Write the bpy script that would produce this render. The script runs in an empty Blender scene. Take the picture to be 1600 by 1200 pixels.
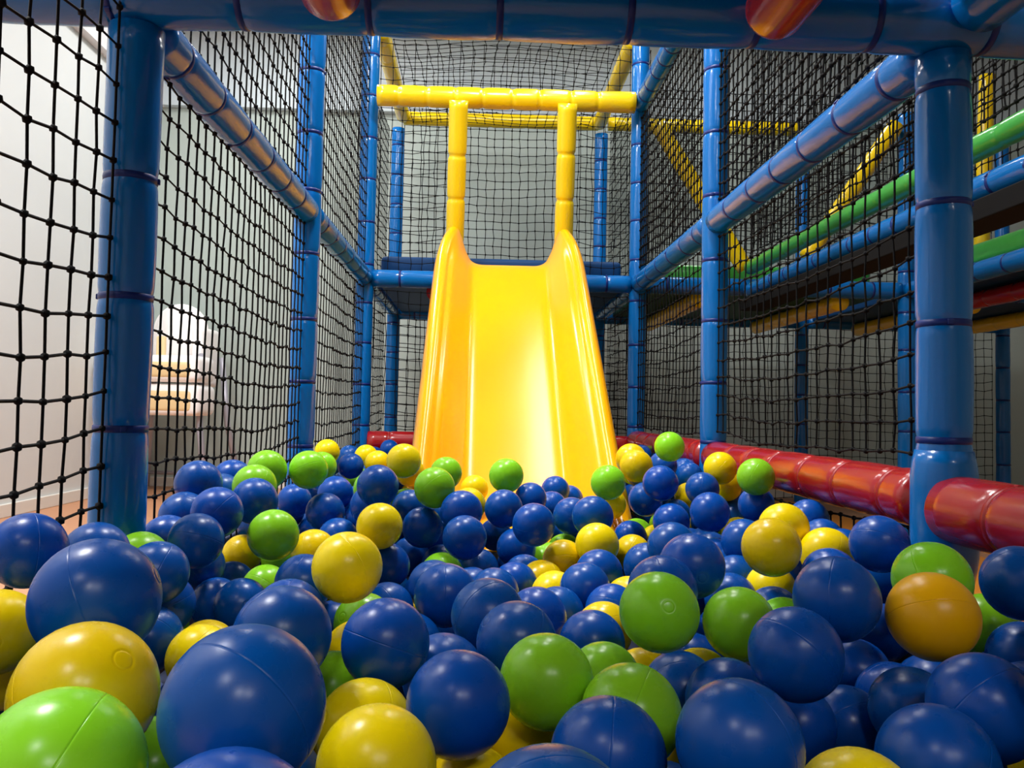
import bpy, bmesh, math, random
from mathutils import Vector, Matrix, Quaternion, noise
random.seed(7)
H = 0.52                                   # camera height above the floor
BALLS = [
('B',-0.4680,0.8792,0.3637,'blue plastic ball at the left edge, against the net'),
('B',-0.4545,1.0042,0.3376,'half-hidden blue plastic ball behind the big blue ball before the left front post'),
('G',-0.4574,1.1445,0.3056,'mostly hidden green ball behind-right of the big blue ball before the left front post'),
('B',-0.2405,0.5349,0.3941,'big blue plastic ball standing in front of the left front post'),
('B',-0.3990,1.0516,0.3082,'nearest blue ball behind and right of the big blue ball before the left front post'),
('B',-0.4378,1.3287,0.2629,'second nearest half-hidden blue ball right of the big blue ball before the left front post'),
('B',-0.4680,1.3990,0.3869,'blue plastic ball left of the green pair at the left net'),
('B',-0.3937,1.2654,0.3566,'blue plastic ball left of the upper green ball at left'),
('B',-0.3995,1.1933,0.3256,'second blue ball behind-right of the big blue ball before the left front post'),
('B',-0.4680,1.3362,0.3406,'second half-hidden blue ball behind-right of the big blue ball before the left front post'),
('B',-0.4659,1.2631,0.3134,'nearest half-hidden blue ball behind-right of the big blue ball before the left front post'),
('B',-0.4649,1.5144,0.3560,'mostly hidden blue ball in front and left of the green pair at the left net'),
('B',-0.4680,1.5896,0.3767,'half-hidden blue plastic ball left of the green pair at the left net'),
('G',-0.3967,1.4824,0.3763,'green plastic ball against the left net, lower of an overlapping green pair'),
('G',-0.4175,1.6467,0.3931,'green plastic ball against the left net, upper of an overlapping green pair'),
('Y',-0.4680,1.6735,0.2224,'yellow plastic ball in front and left of the upper green ball at left'),
('B',-0.4096,1.4062,0.2188,'nearest half-hidden blue ball behind and left of the blue ball behind the largest blue one'),
('G',-0.3426,1.3649,0.2223,'half-hidden green plastic ball behind the blue ball behind the largest blue one'),
('B',-0.3761,1.4085,0.3587,'blue plastic ball in front of the green pair at the left net'),
('G',-0.3118,1.2800,0.3222,'green plastic ball upper one of three greens behind the left blue balls'),
('G',-0.3803,1.6331,0.2234,'mostly hidden green plastic ball in front of the upper green ball at left'),
('Y',-0.4680,2.5630,0.3812,'yellow plastic ball against the net right of the second left post'),
('B',-0.4680,2.9989,0.3441,'half-hidden blue plastic ball right of the yellow ball by the second left post'),
('G',-0.3431,1.6807,0.3922,'bright green plastic ball in front of the second left post'),
('G',-0.4142,2.2003,0.3618,'half-hidden green plastic ball right of the green ball by the second left post'),
('B',-0.4680,2.6315,0.3424,'mostly hidden blue plastic ball in front of the yellow ball by the second left post'),
('B',-0.3851,2.5040,0.3435,'blue plastic ball in front and right of the yellow ball by the second left post'),
('Y',-0.3745,2.7590,0.3582,"half-hidden yellow plastic ball left of the yellow ball on the slide's flank"),
('Y',-0.3036,2.4948,0.3534,"yellow plastic ball left of the yellow ball on the slide's flank"),
('Y',-0.1684,1.8653,0.4023,"yellow plastic ball touching the slide's left flank below the red rail"),
('B',-0.3764,3.4836,0.3489,'small far blue plastic ball in front of the red rail left of the slide'),
('B',-0.4428,3.5119,0.3172,"mostly hidden blue plastic ball left of the yellow ball on the slide's flank"),
('Y',-0.1834,2.2272,0.3490,"half-hidden yellow plastic ball in front and right of the yellow ball on the slide's flank"),
('B',-0.2443,2.5675,0.3156,"mostly hidden blue plastic ball in front of the yellow ball on the slide's flank"),
('B',-0.1861,1.5400,0.3758,'blue plastic ball behind the sunken yellow ball at centre left'),
('G',-0.2154,1.6965,0.3545,'mostly hidden green plastic ball behind the sunken yellow ball at centre left'),
('G',-0.3875,2.6313,0.2966,'mostly hidden green plastic ball behind and left of the sunken yellow ball at centre left'),
('G',-0.0833,1.5837,0.3702,'olive-green plastic ball just left of the slide foot'),
('G',-0.0785,2.0047,0.3662,"bright green plastic ball touching the slide's lower left edge"),
('Y',-0.0112,2.3176,0.2993,"yellow plastic ball in front and left of the green ball on the slide's foot"),
('Y',-0.0212,1.8671,0.3062,'half-hidden yellow plastic ball in front and right of the olive-green ball left of the slide'),
('B',-0.0302,1.5396,0.3316,'nearest blue plastic ball in front and right of the olive-green ball left of the slide'),
('B',-0.3177,1.8555,0.3276,'blue plastic ball in front and right of the green ball by the second left post'),
('B',-0.4680,2.3209,0.2657,'mostly hidden blue plastic ball in front of the green ball by the second left post'),
('B',-0.4680,2.6887,0.2766,'mostly hidden blue ball front-right of the green ball by the second left post'),
('B',-0.4264,1.9410,0.3005,'blue plastic ball in front and left of the green ball by the second left post'),
('B',-0.3081,1.6858,0.3075,'blue plastic ball behind the whole yellow ball at centre left'),
('B',-0.4555,2.0054,0.2658,'mostly hidden blue plastic ball behind and right of the upper green ball at left'),
('B',-0.2065,1.6022,0.3320,'half-hidden blue plastic ball behind and left of the sunken yellow ball at centre left'),
('B',-0.1421,1.7507,0.3106,'half-hidden blue plastic ball in front and left of the olive-green ball left of the slide'),
('Y',-0.1653,1.4081,0.3206,'yellow plastic ball sunk among blues behind the whole yellow ball at centre left'),
('B',-0.1053,1.5946,0.2931,'blue plastic ball right of the sunken yellow ball at centre left'),
('B',-0.0220,1.4600,0.2958,'second nearest blue ball in front and right of the olive-green ball left of the slide'),
('B',-0.3913,2.0005,0.2204,'mostly hidden blue plastic ball behind and left of the whole yellow ball at centre left'),
('B',-0.2694,1.6164,0.2665,'half-hidden blue plastic ball behind the whole yellow ball at centre left'),
('Y',-0.2785,1.4279,0.2713,'half-hidden yellow plastic ball behind and left of the whole yellow ball at centre left'),
('Y',-0.1432,0.9266,0.3429,'whole yellow plastic ball sitting high on the heap at centre left'),
('B',-0.1318,1.6545,0.2263,'half-hidden blue plastic ball in front and right of the sunken yellow ball at centre left'),
('B',-0.1537,1.4381,0.2487,'blue plastic ball right of the whole yellow ball at centre left'),
('G',-0.0632,1.5168,0.2206,'mostly hidden green ball behind and right of the blue ball before the whole yellow ball'),
('B',0.0030,1.5645,0.2208,'second half-hidden blue ball behind-right of the blue ball before the whole yellow ball'),
('B',0.0435,2.0018,0.2212,"half-hidden blue plastic ball in front of the green ball on the slide's foot"),
('B',0.0524,1.6851,0.3206,"blue plastic ball in front of the green ball on the slide's foot"),
('B',0.0776,1.6391,0.2500,'blue plastic ball left of the three yellows before the slide'),
('B',-0.2348,1.1408,0.2794,'half-hidden blue plastic ball left of the whole yellow ball at centre left'),
('B',-0.0648,1.2696,0.2511,'nearest half-hidden blue ball behind and right of the blue ball before the whole yellow ball'),
('B',-0.0377,1.0329,0.2903,'blue plastic ball behind and right of the blue ball before the whole yellow ball'),
('B',-0.0068,1.3717,0.2221,'third mostly hidden blue ball behind-right of the blue ball before the whole yellow ball'),
('B',0.0281,1.2938,0.2364,'half-hidden blue plastic ball behind and left of the large upright green ball'),
('B',0.1578,2.5347,0.3169,"nearest blue plastic ball right of the green ball on the slide's foot"),
('G',0.0620,1.8570,0.3744,"bright green plastic ball lying on the middle of the slide's foot"),
('B',0.1269,2.0053,0.3085,"nearest blue plastic ball in front and right of the green ball on the slide's foot"),
('B',0.2080,2.2370,0.3075,"second nearest blue plastic ball right of the green ball on the slide's foot"),
('B',0.2524,2.2952,0.2782,'half-hidden blue plastic ball in front and left of the green ball right of the slide'),
('G',0.2865,1.8285,0.3655,"bright green plastic ball at the slide's lower right corner"),
('B',0.1013,1.4956,0.3153,"second nearest blue ball in front and right of the green ball on the slide's foot"),
('B',0.1858,2.0881,0.2799,'half-hidden blue plastic ball behind and left of the three yellows before the slide'),
('B',0.1972,1.7430,0.3016,'blue plastic ball behind and left of the three yellows before the slide'),
('B',0.2167,1.5621,0.3238,'blue plastic ball behind the three yellows before the slide'),
('Y',0.3437,2.1390,0.2840,'half-hidden yellow plastic ball in front of the green ball right of the slide'),
('Y',0.3835,2.0813,0.4046,'yellow plastic ball half hidden behind another, right of the slide'),
('Y',0.3747,1.9658,0.3946,'yellow plastic ball in front of another, right of the slide'),
('B',0.5993,3.0467,0.3652,'half-hidden blue plastic ball behind and right of the yellow pair right of the slide'),
('G',0.4911,2.1275,0.4353,'bright green plastic ball topmost of the far right heap'),
('B',0.5068,2.2695,0.3784,'half-hidden blue plastic ball behind the whole blue ball right of the slide'),
('B',0.6062,2.4327,0.3513,'mostly hidden blue ball behind and right of the whole blue ball right of the slide'),
('B',0.6017,2.3551,0.3444,'blue plastic ball right of the whole blue ball right of the slide'),
('Y',0.5745,1.9598,0.3936,'yellow plastic ball beneath the second right post'),
('B',0.3976,1.8036,0.3684,'whole round blue plastic ball propped right of the yellow pair beside the slide'),
('B',0.5224,1.9236,0.3468,'blue plastic ball in front and left of the yellow ball by the second right post'),
('Y',0.6093,2.0302,0.3467,'half-hidden yellow plastic ball in front of the yellow ball by the second right post'),
('G',0.5827,1.7300,0.3918,'green plastic ball resting against the red padded rail'),
('Y',0.5824,2.2843,0.2924,'half-hidden yellow ball in front and right of the whole blue ball right of the slide'),
('B',0.6350,2.0994,0.3143,'mostly hidden blue plastic ball in front of the yellow ball by the second right post'),
('B',0.5991,1.7734,0.3281,'blue plastic ball in front of the green ball at the red rail'),
('B',0.4562,1.6240,0.3289,'blue plastic ball behind the blue ball above the mid-pit green pair'),
('B',0.6350,2.0304,0.2731,'half-hidden blue plastic ball behind and left of the yellow trio'),
('B',0.4111,1.7548,0.2918,'blue plastic ball behind and left of the blue ball above the mid-pit green pair'),
('B',0.5252,2.1918,0.2554,'half-hidden blue ball in front and right of the whole blue ball right of the slide'),
('Y',0.2141,1.4799,0.2843,'yellow plastic ball, upper left of three yellows in front of the slide'),
('G',0.3869,2.0120,0.2257,'mostly hidden green plastic ball right of the three yellows before the slide'),
('B',0.3519,1.9061,0.2338,'half-hidden blue plastic ball right of the three yellows before the slide'),
('Y',0.1591,1.5218,0.2467,'yellow plastic ball, lowest and left-hand of three yellows before the slide'),
('Y',0.3296,1.7586,0.2238,'yellow plastic ball, right-hand of three yellows before the slide'),
('Y',0.4210,1.9419,0.2216,'mostly hidden yellow ball behind and left of the blue ball above the mid-pit green pair'),
('G',0.1867,1.7711,0.2209,'nearest mostly hidden green plastic ball left of the three yellows before the slide'),
('G',0.1424,1.6706,0.2181,'second nearest mostly hidden green plastic ball left of the three yellows before the slide'),
('Y',0.1152,1.4627,0.2200,'second nearest half-hidden yellow plastic ball behind the large upright green ball'),
('B',0.3111,1.3216,0.3086,'half-hidden blue plastic ball behind and left of the blue ball above the mid-pit green pair'),
('B',0.2581,0.9932,0.3384,'large blue plastic ball on top of the heap above the mid-pit green pair'),
('B',0.2889,1.4115,0.2610,'second nearest half-hidden blue plastic ball behind the left mid-pit green ball'),
('B',0.2094,0.9337,0.3214,'nearest half-hidden blue plastic ball behind the left mid-pit green ball'),
('B',0.2011,1.3646,0.2563,'half-hidden blue plastic ball in front of the three yellows before the slide'),
('B',0.1678,1.2827,0.2489,'blue plastic ball in front of the three yellows before the slide'),
('B',0.5266,1.9204,0.2191,'nearest mostly hidden blue ball behind-right of the blue ball above the mid-pit green pair'),
('B',0.5197,1.8419,0.2214,'second mostly hidden blue ball behind-right of the blue ball above the mid-pit green pair'),
('B',0.5089,1.7550,0.2202,'mostly hidden blue plastic ball right of the blue ball above the mid-pit green pair'),
('B',0.4552,1.4078,0.3049,'half-hidden blue plastic ball left of the yellow trio'),
('B',0.4878,1.5261,0.2535,'mostly hidden blue plastic ball in front and left of the yellow trio'),
('B',0.4251,1.3577,0.2520,'second nearest half-hidden blue plastic ball behind the right mid-pit green ball'),
('B',0.3856,1.2560,0.2421,'nearest half-hidden blue plastic ball behind the right mid-pit green ball'),
('Y',0.6190,1.9618,0.2392,'mostly hidden yellow plastic ball left of the yellow trio'),
('Y',0.3931,1.1037,0.3449,'yellow plastic ball, front and largest of the yellow trio on the right'),
('Y',0.4785,1.2888,0.3454,'yellow plastic ball, topmost and rear one of the yellow trio on the right'),
('Y',0.5209,1.2289,0.3168,'yellow plastic ball, right-hand one of the yellow trio on the right'),
('B',0.6345,1.5795,0.3228,'half-hidden blue plastic ball behind and right of the yellow trio'),
('B',0.6308,1.5062,0.2954,'half-hidden blue plastic ball behind the big blue ball left of the orange-yellow one'),
('B',0.6327,1.4277,0.2889,'mostly hidden blue plastic ball left of the blue ball under the red rail'),
('B',0.5501,1.1258,0.3483,'blue plastic ball under the red rail just left of the right front post'),
('G',0.4732,0.8556,0.3535,'green plastic ball tucked behind the orange-yellow one, before the right front post'),
('B',0.5800,0.8761,0.3476,'blue plastic ball at the right edge, below the red rail'),
('B',0.6347,1.2645,0.2833,'mostly hidden blue plastic ball in front of the blue ball under the red rail'),
('B',0.4956,1.1569,0.2975,'mostly hidden blue plastic ball behind the big blue ball left of the orange-yellow one'),
('B',0.3359,0.7699,0.3510,'big blue plastic ball between the mid-pit green pair and orange-yellow ball'),
('B',0.5716,1.4599,0.2466,'mostly hidden blue ball behind-left of the big blue ball left of the orange-yellow one'),
('Y',0.4579,1.2861,0.2510,'yellow plastic ball showing only its cap, beneath the yellow trio on the right'),
('Y',0.1279,1.3562,0.2215,'nearest half-hidden yellow plastic ball behind the large upright green ball'),
('B',0.0777,1.0657,0.2565,'nearest half-hidden blue plastic ball behind the large upright green ball'),
('B',0.1207,1.2240,0.2239,'second nearest half-hidden blue plastic ball behind the large upright green ball'),
('B',0.1982,1.2117,0.2317,'half-hidden blue plastic ball left of the left mid-pit green ball'),
('Y',0.1759,1.1367,0.2229,'second nearest mostly hidden yellow plastic ball left of the left mid-pit green ball'),
('Y',0.2400,1.3036,0.2252,'nearest mostly hidden yellow plastic ball left of the left mid-pit green ball'),
('G',0.1803,0.8165,0.3255,'big green plastic ball, left of two side by side in mid-pit'),
('G',0.2865,0.9013,0.2943,'lighter green plastic ball, right of two side by side in mid-pit'),
('B',0.1380,0.9840,0.2474,'blue plastic ball behind and right of the large upright green ball'),
('G',0.0603,0.6962,0.2957,'large upright green plastic ball, left of the seamed green ball near the bottom'),
('G',0.1364,0.8772,0.2394,'half-hidden green plastic ball behind and left of the seamed green ball'),
('G',0.1224,0.6486,0.2858,'large green plastic ball with a vertical seam, behind a bottom blue ball'),
('B',0.2132,0.8589,0.2361,'half-hidden blue plastic ball behind and right of the seamed green ball'),
('B',0.2382,0.7827,0.2519,'half-hidden blue plastic ball behind the large blue ball beside the seamed green one'),
('B',0.1648,0.5165,0.3168,'large blue plastic ball right of the seamed green ball at the bottom'),
('B',0.0909,0.5621,0.2893,'blue plastic ball in front and left of the seamed green ball'),
('B',0.0342,0.3555,0.3381,'mostly hidden blue plastic ball in front and left of the seamed green ball'),
('Y',0.1885,0.9317,0.2180,'mostly hidden yellow plastic ball behind the seamed green ball'),
('Y',0.2604,0.9618,0.2108,'mostly hidden yellow ball behind-left of the large blue ball beside the seamed green one'),
('Y',0.4108,0.7419,0.3431,'large orange-yellow plastic ball propped against a green one before the right post'),
('G',0.6350,1.0249,0.2653,'half-hidden green plastic ball right of the orange-yellow ball'),
('B',0.6061,0.9081,0.2595,'half-hidden blue plastic ball in front of the blue ball at the right edge'),
('B',0.2705,0.6996,0.3199,'blue ball in front and left of the big blue ball left of the orange-yellow one'),
('B',0.3757,0.6096,0.3086,'blue plastic ball behind and right of the lower right blue ball'),
('B',0.4490,0.9746,0.2206,'half-hidden blue plastic ball in front of the big blue ball left of the orange-yellow one'),
('B',0.4475,0.8854,0.2198,'mostly hidden blue plastic ball behind and left of the lower right blue ball'),
('B',0.4157,0.7868,0.2445,'nearest half-hidden blue plastic ball behind and left of the lower right blue ball'),
('B',0.3804,0.8465,0.2072,'second nearest half-hidden blue plastic ball behind and left of the lower right blue ball'),
('B',0.3089,0.8021,0.2232,'half-hidden blue plastic ball right of the large blue ball beside the seamed green one'),
('B',0.3124,0.5589,0.2881,'large blue plastic ball in the lower right corner, above a dull yellow one'),
('Y',0.2406,0.5183,0.2740,'mostly hidden yellow plastic ball in front and left of the lower right blue ball'),
('Y',0.5044,0.7120,0.2220,'mostly hidden yellow plastic ball right of the lower right blue ball'),
('G',0.4149,1.1128,0.2375,'mostly hidden green plastic ball right of the right mid-pit green ball'),
('B',0.4284,1.1903,0.2362,'mostly hidden blue plastic ball right of the right mid-pit green ball'),
('B',0.6350,1.3205,0.2285,'mostly hidden blue plastic ball right of the big blue ball left of the orange-yellow one'),
('Y',-0.4497,0.7968,0.3020,'half-hidden yellow plastic ball behind and left of the largest yellow ball'),
('Y',-0.4680,0.8524,0.2500,'mostly hidden yellow plastic ball left of the largest yellow ball'),
('Y',-0.2151,0.4699,0.3579,'largest yellow plastic ball, wedged behind the corner green ball'),
('G',-0.1920,0.3956,0.3464,'largest green plastic ball, cut off by the lower left corner of the photo'),
('B',-0.1104,0.4065,0.3743,'largest blue plastic ball, between the largest yellow ball and a yellow pair'),
('B',-0.0969,0.3354,0.3431,'second nearest mostly hidden blue plastic ball in front of the largest blue ball'),
('B',-0.4091,1.1093,0.2555,'nearest half-hidden blue plastic ball right of the big blue ball before the left front post'),
('B',-0.3912,1.0163,0.2359,'half-hidden blue ball front-right of the big blue ball before the left front post'),
('B',-0.3952,1.2810,0.2170,'second half-hidden blue ball behind-left of the blue ball behind the largest blue one'),
('B',-0.3415,1.2248,0.2284,'blue plastic ball behind and left of the blue ball behind the largest blue one'),
('Y',-0.3400,1.0681,0.2073,'mostly hidden yellow plastic ball behind and left of the largest blue ball'),
('Y',-0.3199,0.9845,0.2234,'half-hidden yellow plastic ball behind and left of the largest blue ball'),
('G',-0.2617,0.6984,0.2213,'mostly hidden green plastic ball right of the corner green ball'),
('B',-0.1996,0.8983,0.2957,'mostly hidden blue plastic ball behind the blue ball behind the largest blue one'),
('B',-0.1539,0.6717,0.3367,'large blue plastic ball behind the largest blue ball'),
('G',-0.1467,1.1006,0.2378,'mostly hidden green ball behind and left of the blue ball before the whole yellow ball'),
('Y',-0.1447,1.0236,0.2211,'mostly hidden yellow plastic ball left of the blue ball before the whole yellow ball'),
('B',-0.0784,0.7369,0.3136,'large blue plastic ball in front of the green and whole yellow ball'),
('B',-0.1304,1.2358,0.2234,'half-hidden blue plastic ball behind the blue ball before the whole yellow ball'),
('B',-0.0443,1.1092,0.2201,'second nearest mostly hidden blue ball right of the blue ball before the whole yellow ball'),
('B',0.0131,0.8831,0.3030,'blue plastic ball behind the seamed blue ball'),
('B',0.0402,0.8095,0.2962,'blue plastic ball behind and left of the large upright green ball'),
('G',-0.1497,0.8942,0.2207,'half-hidden green plastic ball right of the largest blue ball'),
('B',-0.0285,0.7806,0.2715,'mostly hidden blue plastic ball behind and left of the seamed blue ball'),
('B',-0.0114,0.6273,0.3003,'blue plastic ball with a seam over its top, between yellow pair and green ball'),
('Y',-0.0871,0.6781,0.2619,'yellow plastic ball half hidden, rear one of the pair right of the largest blue ball'),
('Y',-0.0619,0.5460,0.2877,'big yellow plastic ball, front one of the pair right of the largest blue ball'),
('Y',-0.0008,0.6475,0.2209,'mostly hidden yellow plastic ball right of the front yellow pair'),
('B',0.0649,1.4033,0.2260,'third nearest half-hidden blue plastic ball behind the large upright green ball'),
('B',-0.1947,1.1585,0.2139,'mostly hidden blue plastic ball right of the blue ball behind the largest blue one'),
('B',-0.0763,0.9811,0.2419,'nearest mostly hidden blue plastic ball right of the blue ball before the whole yellow ball'),
('B',0.5707,1.1567,0.2210,'half-hidden blue plastic ball left of the orange-yellow ball'),
('B',0.5152,0.9252,0.2157,'nearest mostly hidden blue plastic ball behind the lower right blue ball'),
('B',0.5686,0.8439,0.2344,'second nearest mostly hidden blue plastic ball behind and right of the lower right blue ball'),
('B',-0.0672,1.6025,0.2207,'second mostly hidden blue ball behind-right of the blue ball before the whole yellow ball'),
('B',0.0881,1.5365,0.2161,'nearest mostly hidden blue plastic ball behind the large upright green ball'),
('Y',0.0343,0.7427,0.2352,'mostly hidden yellow plastic ball in front and right of the seamed blue ball'),
('B',0.3818,1.8862,0.3242,'blue plastic ball in front and left of the whole blue ball right of the slide'),
('B',0.2732,1.0443,0.2064,'mostly hidden blue plastic ball in front and right of the left mid-pit green ball'),
('B',-0.4612,1.7436,0.2741,'mostly hidden blue plastic ball behind and left of the upper green ball at left'),
('B',0.4872,2.6115,0.2571,'half-hidden blue plastic ball in front and right of the green ball right of the slide'),
('B',-0.1468,0.6168,0.2412,'nearest mostly hidden blue plastic ball in front of the largest blue ball'),
('B',0.1555,0.6749,0.1994,'mostly hidden blue ball front-left of the large blue ball beside the seamed green one'),
('B',-0.2541,1.8498,0.2776,'second mostly hidden blue ball behind-left of the sunken yellow ball at centre left'),
('B',0.3480,1.3371,0.2359,'mostly hidden blue plastic ball in front of the blue ball above the mid-pit green pair'),
('B',0.5616,1.0226,0.1893,'second nearest mostly hidden blue plastic ball behind the lower right blue ball'),
('B',0.3481,1.1617,0.2152,'mostly hidden blue plastic ball in front and left of the right mid-pit green ball'),
('B',-0.0887,1.7176,0.2538,'mostly hidden blue plastic ball in front of the olive-green ball left of the slide'),
('B',0.4828,2.7331,0.2247,'mostly hidden blue ball in front and right of the green ball right of the slide'),
('B',0.2045,1.8921,0.2412,'mostly hidden blue plastic ball left of the three yellows before the slide'),
('B',0.5011,2.3326,0.2369,'second mostly hidden blue ball in front of the whole blue ball right of the slide'),
('Y',0.1625,0.7763,0.1979,'mostly hidden yellow plastic ball in front of the seamed green ball'),
('G',-0.1583,1.8514,0.3037,'mostly hidden green plastic ball behind and right of the sunken yellow ball at centre left'),
('B',0.5766,2.0832,0.2508,'second nearest mostly hidden blue plastic ball behind the blue ball above the mid-pit green pair'),
('B',0.0817,1.7259,0.2038,'second nearest mostly hidden blue plastic ball behind the large upright green ball'),
('G',0.4798,2.1267,0.2322,'mostly hidden green ball behind and left of the blue ball above the mid-pit green pair'),
('B',-0.2276,1.7715,0.2925,'nearest mostly hidden blue ball behind and left of the sunken yellow ball at centre left'),
('B',0.4232,2.1617,0.3646,'mostly hidden blue ball in front and right of the yellow pair right of the slide'),
('B',-0.0834,1.4042,0.2090,'nearest mostly hidden blue ball behind-right of the blue ball before the whole yellow ball'),
('B',0.4824,2.4081,0.2546,'mostly hidden blue ball front-left of the whole blue ball right of the slide'),
('B',-0.0569,1.7946,0.2893,'mostly hidden blue ball in front and right of the olive-green ball left of the slide'),
('B',-0.1578,1.5099,0.1900,'mostly hidden blue plastic ball behind the blue ball before the whole yellow ball'),
('B',0.4814,3.2602,0.2070,'mostly hidden blue ball in front and left of the green ball right of the slide'),
('G',0.4229,2.2494,0.3631,'mostly hidden green ball in front and left of the yellow pair right of the slide'),
('B',0.5143,1.9981,0.2066,'nearest mostly hidden blue plastic ball behind the blue ball above the mid-pit green pair'),
('B',-0.1856,1.8658,0.2272,'mostly hidden blue ball in front and right of the sunken yellow ball at centre left'),
('B',0.4878,2.2598,0.2790,'nearest mostly hidden blue ball in front of the whole blue ball right of the slide'),
('Y',0.5655,2.9883,0.1911,'mostly hidden yellow ball front-left of the whole blue ball right of the slide'),
('G',-0.4370,1.1677,0.2086,'mostly hidden green ball front-right of the big blue ball before the left front post'),
('Y',-0.2718,2.9309,0.2435,"mostly hidden yellow plastic ball in front of the yellow ball on the slide's flank"),
]
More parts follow.
